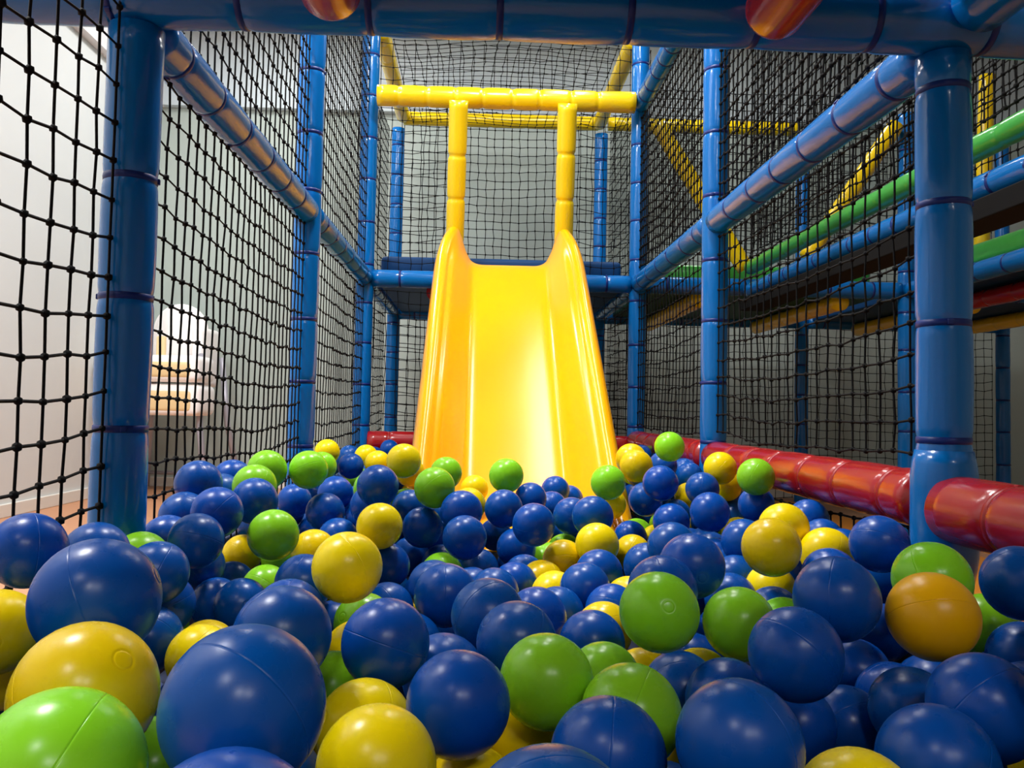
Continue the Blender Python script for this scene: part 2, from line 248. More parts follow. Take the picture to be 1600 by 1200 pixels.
BURIED = [('G',-0.468,3.243,0.321),('Y',-0.337,3.273,0.265),('B',-0.439,2.927,0.249),('B',0.620,0.969,0.213),('B',0.517,0.789,0.212),('B',-0.279,1.117,0.206),('B',-0.222,1.572,0.222),('B',-0.306,2.058,0.287),('B',-0.277,2.643,0.277),('B',0.539,2.659,0.213),('B',-0.068,1.039,0.188),('B',-0.401,2.082,0.235),('B',0.553,2.382,0.288),('B',-0.121,1.800,0.240),('B',-0.361,2.708,0.297),('B',-0.272,3.238,0.229),('B',0.487,2.913,0.297),('B',0.480,2.665,0.365),('B',-0.175,1.942,0.294),('B',0.237,1.560,0.217),('G',0.619,2.149,0.212),('B',0.432,1.836,0.280),('B',0.538,3.040,0.309),('Y',0.565,2.271,0.215),('B',0.225,1.440,0.216),('B',-0.096,1.887,0.269),('B',-0.219,1.394,0.229),('B',-0.099,0.761,0.229),('B',-0.344,2.648,0.230),('B',0.567,2.564,0.231),('B',0.083,0.415,0.230),('B',-0.442,2.243,0.229),('B',0.293,1.241,0.231),('B',-0.453,0.655,0.365),('B',0.541,0.493,0.228),('B',0.324,1.614,0.223),('B',0.362,0.925,0.223),('B',-0.038,0.403,0.223),('B',0.406,1.515,0.223),('B',-0.307,2.009,0.223),('B',0.562,1.367,0.223),('B',-0.099,0.478,0.223),('B',0.530,2.490,0.224),('B',-0.342,0.377,0.224),('B',0.552,3.063,0.224),('B',0.514,0.608,0.224),('Y',-0.071,0.597,0.224),('B',0.628,1.098,0.225),('Y',0.235,0.596,0.225),('B',0.145,0.589,0.226),('B',0.450,1.594,0.227),('B',-0.405,0.538,0.227),('B',-0.038,1.843,0.227),('B',0.608,1.878,0.231),('B',-0.298,3.081,0.228),('B',-0.271,2.572,0.228),('B',-0.298,2.404,0.228),('B',0.458,0.443,0.228),('B',-0.176,0.739,0.228),('B',-0.280,3.488,0.232),('B',0.293,0.454,0.235),('B',-0.450,2.839,0.232),('B',0.253,1.723,0.246),('B',0.566,2.737,0.246),('B',0.021,0.546,0.246),('B',0.629,2.792,0.247),('B',-0.338,0.635,0.247),('B',-0.315,2.141,0.247),('B',-0.273,0.562,0.247),('B',0.576,0.407,0.247),('B',-0.420,0.345,0.248),('B',-0.398,0.898,0.248),('B',0.377,0.411,0.250),('B',-0.290,1.529,0.250),('B',0.334,1.074,0.250),('B',0.259,1.150,0.250),('B',-0.435,0.460,0.251),('B',0.447,0.341,0.251),('B',-0.422,2.456,0.251),('Y',-0.459,2.602,0.251),('B',0.625,2.342,0.251),('B',-0.448,1.852,0.252),('B',0.170,0.356,0.252),('B',0.629,0.778,0.252),('B',0.550,1.272,0.252),('B',-0.410,3.015,0.253),('B',-0.427,3.365,0.254),('B',0.392,1.431,0.245),('B',-0.024,1.188,0.245),('B',-0.261,0.890,0.245),('B',0.624,3.149,0.245),('B',-0.386,3.215,0.232),('B',0.091,0.810,0.234),('B',0.485,2.859,0.234),('B',-0.277,1.718,0.234),('B',0.572,3.278,0.234),('B',-0.415,0.686,0.235),('B',0.251,0.374,0.235),('B',-0.359,2.958,0.222),('B',0.345,0.626,0.236),('B',0.269,1.820,0.236),('B',0.371,0.542,0.236),('B',-0.035,0.903,0.237),('B',0.038,1.136,0.232),('B',-0.258,0.788,0.237),('B',-0.377,2.544,0.237),('B',0.604,2.433,0.238),('Y',0.483,1.443,0.238),('B',0.611,0.554,0.240),('B',-0.273,3.321,0.241),('B',0.493,3.004,0.242),('Y',0.626,2.922,0.242),('B',-0.419,3.485,0.242),('Y',0.599,0.679,0.243),('B',0.063,0.911,0.244),('B',0.614,1.592,0.244),('B',-0.274,2.293,0.244),('B',0.624,1.782,0.237),('B',0.493,3.161,0.222),('B',0.419,1.781,0.217),('Y',-0.140,1.948,0.222),('B',-0.247,0.971,0.194),('B',0.163,0.427,0.194),('Y',-0.044,0.710,0.194),('Y',-0.170,0.817,0.194),('Y',-0.203,0.342,0.195),('B',-0.277,3.003,0.195),('B',-0.408,0.616,0.196),('B',-0.387,1.894,0.196),('G',-0.336,0.568,0.196),('Y',-0.303,1.647,0.196),('B',0.430,0.652,0.196),('B',0.388,1.699,0.196),('B',-0.354,3.033,0.197),('B',0.614,0.456,0.197),('B',-0.224,1.661,0.197),('B',0.264,0.687,0.197),('B',0.036,0.482,0.198),('B',-0.431,2.165,0.198),('G',0.622,2.700,0.198),('Y',0.140,1.062,0.198),('Y',0.629,3.082,0.198),('B',-0.376,3.422,0.199),('B',-0.229,0.628,0.199),('B',-0.336,1.457,0.199),('B',0.541,1.655,0.199),('Y',0.283,0.874,0.199),('B',0.632,1.410,0.200),('B',0.030,1.222,0.194),('B',0.008,1.459,0.200),('B',0.221,1.662,0.194),('B',0.607,1.251,0.194),('B',-0.464,3.328,0.187),('B',-0.340,1.565,0.187),('B',-0.395,2.605,0.188),('B',0.083,0.994,0.188),('B',0.487,1.353,0.188),('B',-0.456,3.409,0.189),('B',-0.380,2.871,0.189),('B',-0.366,2.419,0.189),('G',-0.459,2.984,0.189),('Y',-0.463,2.062,0.189),('B',-0.130,0.685,0.190),('Y',-0.101,1.313,0.190),('B',0.366,0.466,0.191),('B',0.624,2.053,0.191),('G',0.593,0.742,0.191),('B',-0.353,0.489,0.191),('B',0.053,0.348,0.191),('B',-0.438,0.401,0.191),('B',-0.434,0.949,0.191),('B',-0.107,1.863,0.192),('B',-0.078,0.839,0.192),('B',0.631,3.400,0.192),('G',0.548,3.443,0.192),('B',0.490,2.228,0.192),('B',0.285,1.366,0.193),('B',-0.098,1.163,0.193),('B',0.312,1.453,0.193),('B',0.590,3.206,0.194),('Y',0.621,1.670,0.222),('B',-0.342,2.289,0.200),('B',-0.463,3.216,0.201),('B',0.510,0.378,0.211),('B',-0.403,2.343,0.211),('B',-0.178,1.310,0.211),('B',0.570,2.859,0.212),('B',-0.361,3.335,0.212),('B',0.505,1.210,0.213),('Y',-0.261,1.326,0.213),('B',0.383,1.019,0.213),('G',-0.256,0.415,0.213),('B',-0.244,1.791,0.214),('B',-0.345,2.729,0.215),('B',-0.016,1.670,0.215),('B',0.561,3.361,0.215),('B',0.106,1.802,0.216),('B',-0.321,2.820,0.216),('B',-0.389,0.760,0.216),('B',0.386,0.717,0.217),('B',-0.316,1.801,0.255),('B',0.314,1.532,0.217),('B',0.016,1.026,0.218),('B',-0.038,1.922,0.219),('B',-0.026,1.759,0.220),('B',0.004,0.834,0.220),('B',0.467,1.682,0.220),('G',-0.459,1.937,0.221),('B',-0.381,1.724,0.221),('B',-0.149,0.400,0.221),('B',0.617,3.493,0.210),('B',0.540,2.396,0.201),('B',-0.422,2.681,0.210),('G',0.189,0.518,0.210),('B',-0.326,3.159,0.201),('B',-0.281,2.482,0.202),('B',0.154,1.590,0.202),('B',0.411,1.861,0.202),('G',-0.275,2.681,0.202),('B',-0.159,1.740,0.202),('G',0.365,0.342,0.203),('B',0.482,2.933,0.203),('B',0.581,0.341,0.204),('B',0.535,1.572,0.204),('B',-0.271,1.894,0.204),('B',0.627,1.515,0.204),('B',-0.408,1.800,0.205),('B',0.283,1.949,0.205),('G',-0.274,2.201,0.205),('B',0.471,1.057,0.205),('B',-0.342,0.859,0.205),('B',-0.245,0.500,0.205),('B',-0.450,2.532,0.206),('B',-0.240,1.478,0.206),('B',-0.464,1.480,0.206),('B',-0.457,1.059,0.207),('B',-0.457,3.097,0.207),('B',0.449,0.531,0.207),('B',0.284,0.535,0.208),('B',-0.273,2.082,0.209),('B',0.079,0.646,0.210),('G',0.090,1.885,0.210),('B',0.125,0.727,0.255),('B',0.485,2.052,0.259),('B',-0.254,1.245,0.256),('B',-0.457,1.675,0.325),('B',-0.154,1.005,0.326),('G',-0.152,0.579,0.327),('B',-0.262,0.573,0.327),('B',0.620,2.955,0.328),('B',-0.276,2.227,0.328),('B',0.615,0.544,0.328),('B',-0.379,3.015,0.328),('B',0.536,2.616,0.329),('B',0.612,0.801,0.329),('B',0.625,2.581,0.329),('B',0.375,0.856,0.330),('B',0.539,0.964,0.330),('G',-0.457,3.358,0.331),('B',0.422,1.180,0.332),('B',0.143,0.341,0.332),('B',0.611,2.175,0.334),('B',-0.107,2.081,0.334),('B',-0.390,0.863,0.336),('B',0.489,2.459,0.336),('G',-0.281,2.798,0.337),('B',-0.105,1.933,0.337),('Y',0.562,2.882,0.338),('B',-0.304,3.410,0.338),('B',0.613,2.775,0.339),('B',-0.274,2.706,0.339),('G',0.612,3.404,0.339),('B',0.534,1.433,0.325),('G',-0.422,3.130,0.339),('B',0.571,1.041,0.325),('G',0.491,2.331,0.322),('Y',-0.440,0.397,0.307),('B',0.391,0.352,0.308),('B',-0.327,2.924,0.308),('B',0.632,3.096,0.308),('B',-0.286,0.649,0.309),('B',-0.372,3.193,0.309),('B',0.055,1.793,0.310),('B',-0.262,0.417,0.311),('B',-0.283,3.496,0.311),('B',0.427,0.963,0.313),('B',-0.380,0.463,0.313),('B',0.498,1.778,0.314),('B',-0.297,2.423,0.314),('B',-0.465,1.432,0.314),('B',-0.400,3.285,0.315),('G',-0.033,1.714,0.315),('G',-0.334,1.963,0.315),('B',-0.411,0.940,0.316),('B',0.213,0.378,0.316),('B',-0.170,0.748,0.317),('B',0.626,3.494,0.318),('B',-0.450,2.806,0.318),('B',-0.397,0.610,0.318),('B',0.289,1.113,0.321),('G',0.616,0.709,0.321),('B',-0.283,2.324,0.322),('B',-0.273,2.128,0.322),('B',0.611,0.418,0.324),('B',0.492,2.201,0.340),('B',-0.241,1.907,0.341),('B',0.340,2.199,0.341),('B',0.485,0.503,0.362),('B',0.578,0.653,0.363),('B',0.584,2.517,0.363),('B',-0.463,0.344,0.364),('B',-0.452,0.568,0.364),('B',-0.296,0.362,0.364),('B',-0.324,0.701,0.364),('B',0.594,2.662,0.364),('B',0.359,0.399,0.364),('B',-0.368,0.534,0.364),('B',-0.459,1.746,0.364),('B',0.525,2.393,0.364),('B',0.585,3.131,0.364),('B',0.063,1.994,0.364),('B',0.516,2.820,0.364),('B',0.551,0.733,0.365),('B',0.538,2.954,0.365),('B',0.452,0.343,0.365),('G',0.577,0.480,0.365),('B',-0.371,0.394,0.365),('B',0.496,0.673,0.365),('B',-0.455,0.461,0.365),('G',0.549,0.577,0.365),('Y',0.496,2.552,0.365),('B',0.414,0.545,0.365),('Y',0.519,0.400,0.365),('B',-0.436,2.097,0.365),('B',-0.090,1.683,0.362),('B',0.070,2.086,0.361),('B',0.528,2.730,0.361),('G',0.590,3.237,0.361),('B',0.462,2.088,0.342),('B',-0.298,3.304,0.342),('B',-0.243,2.011,0.344),('B',-0.464,2.464,0.345),('B',-0.297,3.210,0.346),('B',-0.319,2.619,0.346),('Y',0.474,0.596,0.346),('B',-0.339,0.781,0.347),('B',0.327,2.085,0.347),('B',-0.135,0.496,0.348),('Y',-0.279,3.121,0.349),('B',-0.395,2.934,0.349),('B',-0.095,1.830,0.350),('B',-0.044,0.399,0.306),('B',0.418,0.459,0.351),('B',-0.285,3.007,0.351),('B',-0.383,2.841,0.352),('B',-0.224,1.828,0.353),('B',-0.443,2.357,0.353),('B',-0.086,2.157,0.354),('Y',0.440,1.996,0.356),('B',0.073,2.179,0.356),('B',0.602,3.317,0.356),('B',-0.272,2.888,0.357),('B',-0.461,2.273,0.359),('B',-0.413,2.010,0.359),('B',-0.314,0.453,0.359),('B',0.583,0.349,0.360),('B',0.290,0.344,0.351),('B',0.297,0.415,0.305),('B',-0.364,2.113,0.304),('B',0.628,1.113,0.304),('B',0.235,1.622,0.268),('B',-0.257,1.947,0.268),('B',-0.447,3.175,0.268),('G',0.316,0.976,0.269),('B',-0.465,2.137,0.270),('B',-0.199,0.466,0.270),('B',0.514,3.324,0.270),('Y',-0.209,1.696,0.271),('B',0.559,2.967,0.271),('B',-0.387,2.183,0.272),('B',-0.286,2.750,0.272),('B',-0.350,3.447,0.272),('B',-0.202,0.678,0.272),('B',0.370,1.567,0.272),('B',0.631,0.482,0.272),('B',0.521,1.630,0.272),('B',0.079,0.345,0.273),('B',-0.383,2.869,0.273),('B',0.630,2.505,0.273),('Y',0.318,0.344,0.273),('B',-0.354,0.809,0.274),('G',-0.309,2.996,0.274),('B',0.126,1.856,0.275),('G',0.115,1.741,0.276),('B',-0.195,0.819,0.276),('B',0.512,3.236,0.277),('B',0.558,2.813,0.277),('B',-0.463,0.625,0.268),('B',-0.216,0.980,0.267),('B',-0.024,0.470,0.266),('B',-0.193,1.506,0.265),('B',0.144,1.947,0.256),('Y',-0.416,2.764,0.257),('B',0.118,0.490,0.257),('B',-0.104,0.343,0.257),('B',-0.321,0.449,0.258),('B',-0.460,3.291,0.258),('B',0.480,3.066,0.187),('G',-0.242,1.063,0.259),('B',-0.397,3.111,0.259),('B',0.554,3.499,0.260),('B',-0.154,0.535,0.260),('Y',-0.006,0.340,0.260),('B',0.397,1.651,0.260),('G',-0.284,2.856,0.278),('B',-0.283,3.402,0.260),('B',0.574,1.722,0.261),('B',-0.338,1.895,0.261),('B',0.205,0.439,0.261),('B',0.608,2.210,0.262),('Y',0.603,2.634,0.262),('B',-0.337,2.475,0.262),('B',0.614,3.026,0.263),('B',-0.272,0.349,0.263),('Y',-0.465,0.976,0.263),('B',-0.342,2.348,0.263),('B',0.443,0.593,0.265),('B',0.609,3.435,0.265),('B',0.215,0.673,0.265),('B',-0.326,2.233,0.261),('B',0.510,3.411,0.256),('B',0.232,1.066,0.279),('Y',-0.215,1.332,0.280),('B',-0.394,2.260,0.296),('B',-0.455,3.070,0.296),('B',0.137,0.419,0.296),('B',0.527,0.643,0.296),('Y',-0.460,0.521,0.296),('B',-0.130,2.009,0.297),('B',-0.024,1.950,0.297),('B',0.489,2.777,0.298),('G',0.561,2.472,0.298),('Y',-0.271,0.496,0.298),('Y',-0.344,0.348,0.299),('B',0.456,1.061,0.299),('B',0.630,2.865,0.299),('Y',0.454,0.406,0.299),('B',0.059,1.916,0.300),('B',0.047,0.451,0.300),('B',0.631,1.843,0.301),('B',-0.332,3.083,0.301),('B',0.572,1.348,0.301),('B',-0.461,0.707,0.301),('B',0.632,2.704,0.301),('B',0.524,0.459,0.302),('B',0.520,0.343,0.302),('B',0.614,1.667,0.302),('B',0.321,1.207,0.303),('B',-0.423,3.433,0.303),('B',0.567,3.179,0.303),('B',-0.185,1.232,0.295),('B',-0.321,2.547,0.295),('B',-0.361,1.487,0.294),('B',0.190,0.589,0.293),('B',-0.030,2.045,0.281),('B',-0.304,3.157,0.281),('Y',0.608,3.348,0.281),('B',0.556,0.749,0.283),('B',-0.465,2.516,0.283),('B',0.422,0.686,0.283),('B',-0.193,0.345,0.284),('B',-0.413,2.384,0.284),('G',0.521,3.116,0.285),('B',0.621,0.344,0.285),('B',0.346,1.487,0.285),('B',-0.349,0.543,0.286),('Y',-0.092,0.845,0.286),('B',0.013,0.972,0.279),('B',-0.325,0.725,0.286),('B',0.555,1.555,0.287),('B',0.515,2.539,0.287),('G',0.559,2.008,0.289),('B',0.446,0.506,0.289),('B',-0.339,3.352,0.290),('B',0.631,3.258,0.290),('B',0.208,1.825,0.291),('B',0.630,0.623,0.291),('B',0.535,0.547,0.291),('B',0.511,2.684,0.291),('G',-0.118,0.425,0.292),('B',-0.350,2.798,0.292),('Y',0.361,0.478,0.292),('B',0.271,1.936,0.286),('B',-0.345,3.499,0.185)]
XL, XR, XM, XF = -0.515, 0.682, 1.882, 3.082   # post lines across
Y1, Y2, Y3, Y4 = 1.2, 2.4, 3.6, 4.8        # post lines in depth
sc = bpy.context.scene
C = sc.collection

# ------------------------------------------------------------------ materials
def mat(name, col, rough=0.4, bump=0.0, bscale=40.0, coat=0.0, var=0.0, spec=0.5, sub=0.0, stretch=None, metal=0.0, rvar=0.0):
    m = bpy.data.materials.new(name); m.use_nodes = True
    nt = m.node_tree; b = nt.nodes['Principled BSDF']
    b.inputs['Base Color'].default_value = (*col, 1)
    b.inputs['Roughness'].default_value = rough
    b.inputs['Metallic'].default_value = metal
    b.inputs['Specular IOR Level'].default_value = spec
    b.inputs['Coat Weight'].default_value = coat
    b.inputs['Coat Roughness'].default_value = 0.12
    if sub:
        b.inputs['Subsurface Weight'].default_value = sub
        b.inputs['Subsurface Radius'].default_value = (0.02, 0.02, 0.01)
        b.inputs['Subsurface Scale'].default_value = 0.3
    tc = nt.nodes.new('ShaderNodeTexCoord')
    mp = nt.nodes.new('ShaderNodeMapping')
    nt.links.new(tc.outputs['Object'], mp.inputs['Vector'])
    if stretch: mp.inputs['Scale'].default_value = stretch
    if bump or rvar:
        n = nt.nodes.new('ShaderNodeTexNoise'); n.inputs['Scale'].default_value = bscale; n.inputs['Detail'].default_value = 4
        nt.links.new(mp.outputs['Vector'], n.inputs['Vector'])
        if bump:
            bp = nt.nodes.new('ShaderNodeBump'); bp.inputs['Strength'].default_value = bump; bp.inputs['Distance'].default_value = 0.004
            nt.links.new(n.outputs['Fac'], bp.inputs['Height']); nt.links.new(bp.outputs['Normal'], b.inputs['Normal'])
            if coat: nt.links.new(bp.outputs['Normal'], b.inputs['Coat Normal'])
        if rvar:
            mr = nt.nodes.new('ShaderNodeMapRange'); mr.inputs['To Min'].default_value = rough - rvar; mr.inputs['To Max'].default_value = rough + rvar
            mr.inputs['From Min'].default_value = 0.3; mr.inputs['From Max'].default_value = 0.7
            nt.links.new(n.outputs['Fac'], mr.inputs['Value']); nt.links.new(mr.outputs['Result'], b.inputs['Roughness'])
    if var:
        oi = nt.nodes.new('ShaderNodeObjectInfo')
        hs = nt.nodes.new('ShaderNodeHueSaturation')
        hs.inputs['Color'].default_value = (*col, 1)
        m1 = nt.nodes.new('ShaderNodeMapRange'); m1.inputs['To Min'].default_value = 1 - var; m1.inputs['To Max'].default_value = 1 + var
        m2 = nt.nodes.new('ShaderNodeMapRange'); m2.inputs['To Min'].default_value = 0.5 - var * 0.04; m2.inputs['To Max'].default_value = 0.5 + var * 0.04
        nt.links.new(oi.outputs['Random'], m1.inputs['Value']); nt.links.new(oi.outputs['Random'], m2.inputs['Value'])
        nt.links.new(m1.outputs['Result'], hs.inputs['Value']); nt.links.new(m2.outputs['Result'], hs.inputs['Hue'])
        nt.links.new(hs.outputs['Color'], b.inputs['Base Color'])
    return m

def srgb(r, g, b):
    f = lambda v: (v / 255 / 12.92) if v / 255 <= 0.04045 else ((v / 255 + 0.055) / 1.055) ** 2.4
    return (f(r), f(g), f(b))

M_BLUE = mat('blue_vinyl', srgb(0, 102, 178), 0.22, spec=0.3, bump=0.4, bscale=26, coat=0.25, stretch=(1, 1, 0.35))
M_BAND = mat('dark_blue_tie', srgb(10, 38, 108), 0.4, spec=0.3)
M_YELLOW = mat('yellow_vinyl', srgb(240, 205, 5), 0.26, bump=0.3, bscale=24, coat=0.3, stretch=(1, 1, 0.35))
M_YBAND = mat('yellow_tie', srgb(205, 160, 10), 0.45)
M_RED = mat('red_vinyl', srgb(158, 16, 20), 0.24, bump=0.35, bscale=26, coat=0.35, stretch=(1, 1, 0.35))
M_RBAND = mat('red_tie', srgb(150, 16, 20), 0.35)
M_GREEN = mat('green_vinyl', srgb(58, 160, 62), 0.28, bump=0.25, bscale=24, coat=0.25)
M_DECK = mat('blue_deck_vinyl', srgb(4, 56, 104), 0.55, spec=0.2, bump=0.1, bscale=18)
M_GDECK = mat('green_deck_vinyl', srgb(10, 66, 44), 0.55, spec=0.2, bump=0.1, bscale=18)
M_BLACK = mat('black_board', srgb(6, 6, 7), 0.85, spec=0.2)
M_CORD = mat('black_net_cord', srgb(7, 7, 8), 0.85, spec=0.2, bump=0.2, bscale=400)
M_SLIDE = mat('yellow_slide_plastic', srgb(254, 176, 0), 0.2, spec=0.4, bump=0.015, bscale=2.5, rvar=0.02)
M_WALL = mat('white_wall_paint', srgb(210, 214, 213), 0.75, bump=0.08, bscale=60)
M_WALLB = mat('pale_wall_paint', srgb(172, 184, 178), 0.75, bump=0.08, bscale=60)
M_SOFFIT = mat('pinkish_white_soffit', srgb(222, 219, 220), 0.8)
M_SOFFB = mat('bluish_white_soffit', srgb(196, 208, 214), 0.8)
M_CEIL = mat('ceiling_white', srgb(225, 225, 222), 0.85)
M_FLOOR = mat('terracotta_floor', srgb(190, 136, 100), 0.5, bump=0.1, bscale=30)
M_BASE = mat('white_skirting', srgb(222, 220, 212), 0.5)
M_MAT = mat('orange_foam_mat', srgb(226, 140, 34), 0.55, bump=0.2, bscale=200)
M_PIT = mat('dark_pit_base', srgb(20, 34, 70), 0.6)
M_CHAIR = mat('white_plastic', srgb(252, 248, 246), 0.35, bump=0.02, bscale=20)
M_TAN = mat('beige_plastic', srgb(232, 204, 152), 0.45)
M_GREY = mat('grey_metal_tube', srgb(168, 166, 176), 0.35, metal=0.3)
M_LAMP = mat('lamp_housing', srgb(235, 235, 232), 0.4)
BALLM = {'B': mat('blue_ball_plastic', srgb(0, 74, 160), 0.29, spec=0.3, bump=0.03, bscale=60, var=0.10, rvar=0.05),
         'G': mat('green_ball_plastic', srgb(138, 212, 34), 0.26, spec=0.3, sub=0.25, bump=0.03, bscale=60, var=0.13, rvar=0.05),
         'Y': mat('yellow_ball_plastic', srgb(244, 212, 4), 0.26, spec=0.3, sub=0.25, bump=0.03, bscale=60, var=0.13, rvar=0.05)}

# ------------------------------------------------------------------ helpers
def link(name, bm, m, parent=None, smooth=True):
    me = bpy.data.meshes.new(name)
    bm.normal_update()
    if smooth:
        for f in bm.faces: f.smooth = True
    bm.to_mesh(me); bm.free()
    for k in (m if isinstance(m, (list, tuple)) else [m]): me.materials.append(k)
    o = bpy.data.objects.new(name, me); C.objects.link(o)
    if parent: o.parent = parent
    return o

def empty(name, loc=(0, 0, 0), rot=None):
    o = bpy.data.objects.new(name, None); C.objects.link(o); o.location = loc
    o.empty_display_size = 0.1
    if rot is not None: o.rotation_mode = 'QUATERNION'; o.rotation_quaternion = rot
    return o

def tag(o, label, cat, group=None, kind=None):
    o['label'] = label; o['category'] = cat
    if group: o['group'] = group
    if kind: o['kind'] = kind
    return o

def struct(name, bm, m, label, cat):
    o = link(name, bm, m, smooth=False); tag(o, label, cat, kind='structure'); return o

def add_box(bm, x0, y0, z0, x1, y1, z1, bevel=0.0):
    r = bmesh.ops.create_cube(bm, size=1.0)
    vs = r['verts']
    bmesh.ops.scale(bm, vec=(x1 - x0, y1 - y0, z1 - z0), verts=vs)
    bmesh.ops.translate(bm, vec=((x0 + x1) / 2, (y0 + y1) / 2, (z0 + z1) / 2), verts=vs)
    if bevel:
        es = list({e for v in vs for e in v.link_edges})
        bmesh.ops.bevel(bm, geom=es, offset=bevel, segments=4, profile=0.5, affect='EDGES')
    return bm

def box_bm(*a, bevel=0.0):
    return add_box(bmesh.new(), *a, bevel=bevel)

def lathe(bm, prof, seg=32, wob=None, cap=True):
    """prof: (radius, z) from bottom to top, about local Z."""
    rings = []
    for r, z in prof:
        ring = []
        for i in range(seg):
            a = 2 * math.pi * i / seg
            rr = r * (wob(a, z) if wob else 1)
            ring.append(bm.verts.new((rr * math.cos(a), rr * math.sin(a), z)))
        rings.append(ring)
    for A, B in zip(rings, rings[1:]):
        for i in range(seg):
            j = (i + 1) % seg
            bm.faces.new((A[i], A[j], B[j], B[i]))
    if cap:
        bm.faces.new(list(reversed(rings[0]))); bm.faces.new(rings[-1])
    return bm

def sweep(bm, pts, r, seg=10):
    """round tube through points"""
    rings = []
    for k, p in enumerate(pts):
        t = (Vector(pts[min(k + 1, len(pts) - 1)]) - Vector(pts[max(k - 1, 0)])).normalized()
        u = t.cross(Vector((0.13, 0.97, 0.2))).normalized(); v = t.cross(u)
        rings.append([bm.verts.new(Vector(p) + r * (math.cos(2 * math.pi * i / seg) * u + math.sin(2 * math.pi * i / seg) * v)) for i in range(seg)])
    for A, B in zip(rings, rings[1:]):
        for i in range(seg):
            j = (i + 1) % seg
            bm.faces.new((A[i], A[j], B[j], B[i]))
    bm.faces.new(list(reversed(rings[0]))); bm.faces.new(rings[-1])
    return bm

def padded(name, label, cat, p0, p1, r, ms, mb, bands=True, step=0.18, off=0.09, group=None, pinch=0.06, round_ends=(0, 0), bandw=0.006, sag=0.0):
    """a foam tube in a vinyl sleeve, cinched by tie bands; the sleeve and each band are parts"""
    p0 = Vector(p0); p1 = Vector(p1); L = (p1 - p0).length
    q = Vector((0, 0, 1)).rotation_difference(p1 - p0)
    root = empty(name, p0, q)
    tag(root, label, cat, group)
    rnd = random.Random(hash((round(p0.x, 2), round(p0.y, 2), round(p0.z, 2), round(L, 2))) & 0xffff)
    zs = []
    z = off
    while z < L - 0.04:
        zs.append(z); z += step * rnd.uniform(0.92, 1.08)
    prof = []
    def rad(z):
        k = 1.0
        for b in zs:
            d = abs(z - b)
            k -= pinch * math.exp(-(d / 0.009) ** 2)
            k -= 0.018 * math.exp(-(d / 0.035) ** 2)
        return r * k
    samples = set([0.0, L])
    n = max(2, int(L / 0.03))
    for i in range(n + 1): samples.add(L * i / n)
    for b in zs:
        for d in (-0.018, -0.012, -0.007, -0.003, 0.003, 0.007, 0.012, 0.018): samples.add(min(L, max(0, b + d)))
    samples = sorted(samples)
    for z in samples: prof.append((rad(z), z))
    if round_ends[0]: prof = [(prof[0][0] * math.sin(a), -prof[0][0] * 0.6 * math.cos(a)) for a in (0.15, 0.5, 0.85, 1.2)] + prof
    if round_ends[1]: prof = prof + [(prof[-1][0] * math.sin(a), L + prof[-1][0] * 0.6 * math.cos(a)) for a in (1.2, 0.85, 0.5, 0.15)]
    s0 = rnd.uniform(0, 100)
    def wob(a, z):
        return 1 + 0.022 * noise.noise(Vector((math.cos(a) * 1.3 + s0, math.sin(a) * 1.3, z * 9))) + 0.008 * noise.noise(Vector((math.cos(a) * 4 + s0, math.sin(a) * 4, z * 40)))
    link('sleeve', lathe(bmesh.new(), prof, 32, wob), ms, root)
    if bands:
        for b in zs:
            bm = bmesh.new()
            rb = r * (1 - pinch) + 0.0008
            w = bandw
            lathe(bm, [(rb - 0.003, b - w), (rb, b - w * 0.8), (rb + 0.0006, b), (rb, b + w * 0.8), (rb - 0.003, b + w)], 28, cap=False)
            a = rnd.uniform(0, 6.28)
            h = box_bm(rb - 0.002, -0.004, b - 0.004, rb + 0.003, 0.004, b + 0.004, bevel=0.0012)
            bmesh.ops.rotate(h, cent=(0, 0, 0), matrix=Matrix.Rotation(a, 3, 'Z'), verts=h.verts)
            me = bpy.data.meshes.new('x'); h.to_mesh(me); h.free(); bm.from_mesh(me); bpy.data.meshes.remove(me)
            link('tie_band', bm, mb, root)
    return root

